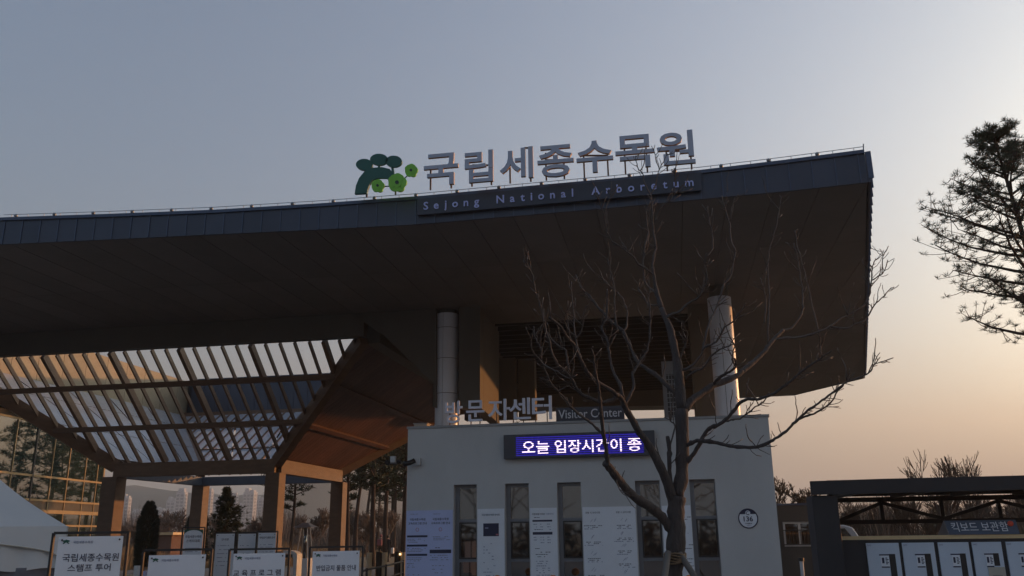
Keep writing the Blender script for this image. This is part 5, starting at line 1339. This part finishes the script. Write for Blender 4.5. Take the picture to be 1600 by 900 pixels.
# ============================================================ APARTMENT TOWERS
TW = [(120, 168, 752, 620, 4), (192, 205, 772, 820, 1), (206, 222, 795, 900, 2), (222, 240, 800, 960, 0), (262, 277, 776, 900, 1), (277, 292, 763, 860, 2), (311, 321, 768, 900, 0), (321, 333, 760, 870, 3), (334, 345, 776, 950, 1),
      (348, 362, 764, 860, 2), (362, 372, 770, 900, 0), (382, 400, 763, 860, 3), (400, 412, 775, 930, 1), (414, 428, 770, 900, 2), (428, 440, 782, 950, 0), (466, 472, 797, 1000, 1), (474, 486, 794, 1000, 1), (243, 258, 792, 960, 3), (372, 382, 786, 980, 2), (300, 311, 784, 960, 1)]
TL_ = ['big near tower seen left of the front left post beside the glass building', 'low pale tower just right of the front left post', 'faint low tower left of the narrow cypress', 'faint low tower close behind the narrow cypress', 'tower second to the left of the orange lit rear post', 'tall tower touching the left side of the orange lit rear post',
       'plain tower just right of the orange lit rear post', 'tall stepped tower second to the right of the orange lit rear post', 'lower tower between the stepped tower and the spruce', 'tower directly behind the spruce tip', 'plain slim tower right of the spruce tip', 'wide tall tower between spruce and the thin pine', 'lower tower left of the thin pine trunk', 'tower directly behind the thin pine', 'low tower hidden partly by the front right post',
       'left of two small distant towers under the big hill', 'right of two small distant towers under the big hill', 'low faint tower right of the narrow cypress', 'low faint tower filling the gap right of the spruce', 'low tower hidden partly by the orange lit rear post']
for i, (pa, pb, py, d, k) in enumerate(TW):
    a = gp_ray(pa, py, d); b_ = gp_ray(pb, py, d); h = a.z; cx = (a.x+b_.x)/2; w = (b_-a).length; dep = w*.7
    t = thing('apartment_tower', 'hazy ' + TL_[i], 'apartment tower', (cx, a.y, 0), 'hazy apartment towers on the skyline')
    bd = MB(); bd.box(cx-w/2, cx+w/2, a.y, a.y+dep, 0, h*.93)
    st = [(.1, .45, 1.0), (.55, .92, .965)] if k % 2 else [(.15, .85, 1.0)]
    for (u0, u1, hh) in st: bd.box(cx-w/2+w*u0, cx-w/2+w*u1, a.y+1, a.y+dep-1, h*.93, h*hh)
    bd.build('wall', concrete_m, t)
    n = max(2, int(w/3.4)); fl = int(h*.9/3.0); wn = MB()
    for c in range(n):
        xx = cx-w/2+w*(c+.18)/n
        for f in range(fl): wn.box(xx, xx+w*.64/n, a.y-.15, a.y-.02, 2+f*3.0, 2+f*3.0+1.7)
    ww = wn.build('windows', tower_win, t); ww['kind'] = 'stuff'
    wn = MB()
    for f in range(fl): wn.box(cx+w/2+.02, cx+w/2+.15, a.y+dep*.2, a.y+dep*.8, 2+f*3.0, 2+f*3.0+1.7)
    ww = wn.build('side_windows', tower_win, t); ww['kind'] = 'stuff'

# wood behind the viewer (mirrored in the window glass)
rnd = random.Random(5); b = MB(); nl = MB()
for i in range(26):
    x_ = -26+i*2.0+rnd.uniform(-.8, .8); y_ = -rnd.uniform(16, 24); h = rnd.uniform(4.5, 8)
    pts = [Vector((x_, y_, 0))]
    for k in range(5): pts.append(pts[-1]+Vector((rnd.uniform(-.3, .3), rnd.uniform(-.2, .2), h/5)))
    b.tube(pts, [.14, .12, .1, .07, .05, .02], 5)
    for k in range(7):
        p_ = pts[rnd.randrange(2, 6)]; e = p_+Vector((rnd.uniform(-2, 2), rnd.uniform(-1, 1), rnd.uniform(.3, 1.8))); b.tube([p_, p_.lerp(e, .5)+Vector((0, 0, .15)), e], [.06, .04, .015], 4)
for i in range(2500):
    x_ = rnd.uniform(-34, 34); y_ = -rnd.uniform(15, 26); h = rnd.uniform(0, 1)**1.6*2.2; d = Vector((rnd.uniform(-1, 1), rnd.uniform(-1, 1), rnd.uniform(-.3, 1))).normalized(); s_ = d.orthogonal()*.16; c = Vector((x_, y_, h)); nl.add([c-s_, c+s_, c+d*.8], [(0, 1, 2)])
b.v += []; k0 = len(b.v); b.add(nl.v, nl.f, 1)
o = b.build('mirrored_wood', [mat('mirror_dark', (.02, .022, .018), .9)]*2, fix=False); o['kind'] = 'stuff'; o['label'] = 'dark wood standing across the plaza, mirrored in the slot windows'; o['category'] = 'wood'

# ============================================================ HAZE
HZ = thing_h = None
b = MB(); b.box(-1700, 1700, -1700, 1700, -1.0, 190)
hz_m = bpy.data.materials.new('haze_air'); hz_m.use_nodes = True; t = hz_m.node_tree; t.nodes.clear()
ou = t.nodes.new('ShaderNodeOutputMaterial'); pv = t.nodes.new('ShaderNodeVolumePrincipled'); pv.inputs['Density'].default_value = .0007
pv.inputs['Color'].default_value = (.86, .90, .88, 1); pv.inputs['Anisotropy'].default_value = 0.3
t.links.new(pv.outputs[0], ou.inputs['Volume'])
o = b.build('haze', hz_m); o['kind'] = 'stuff'
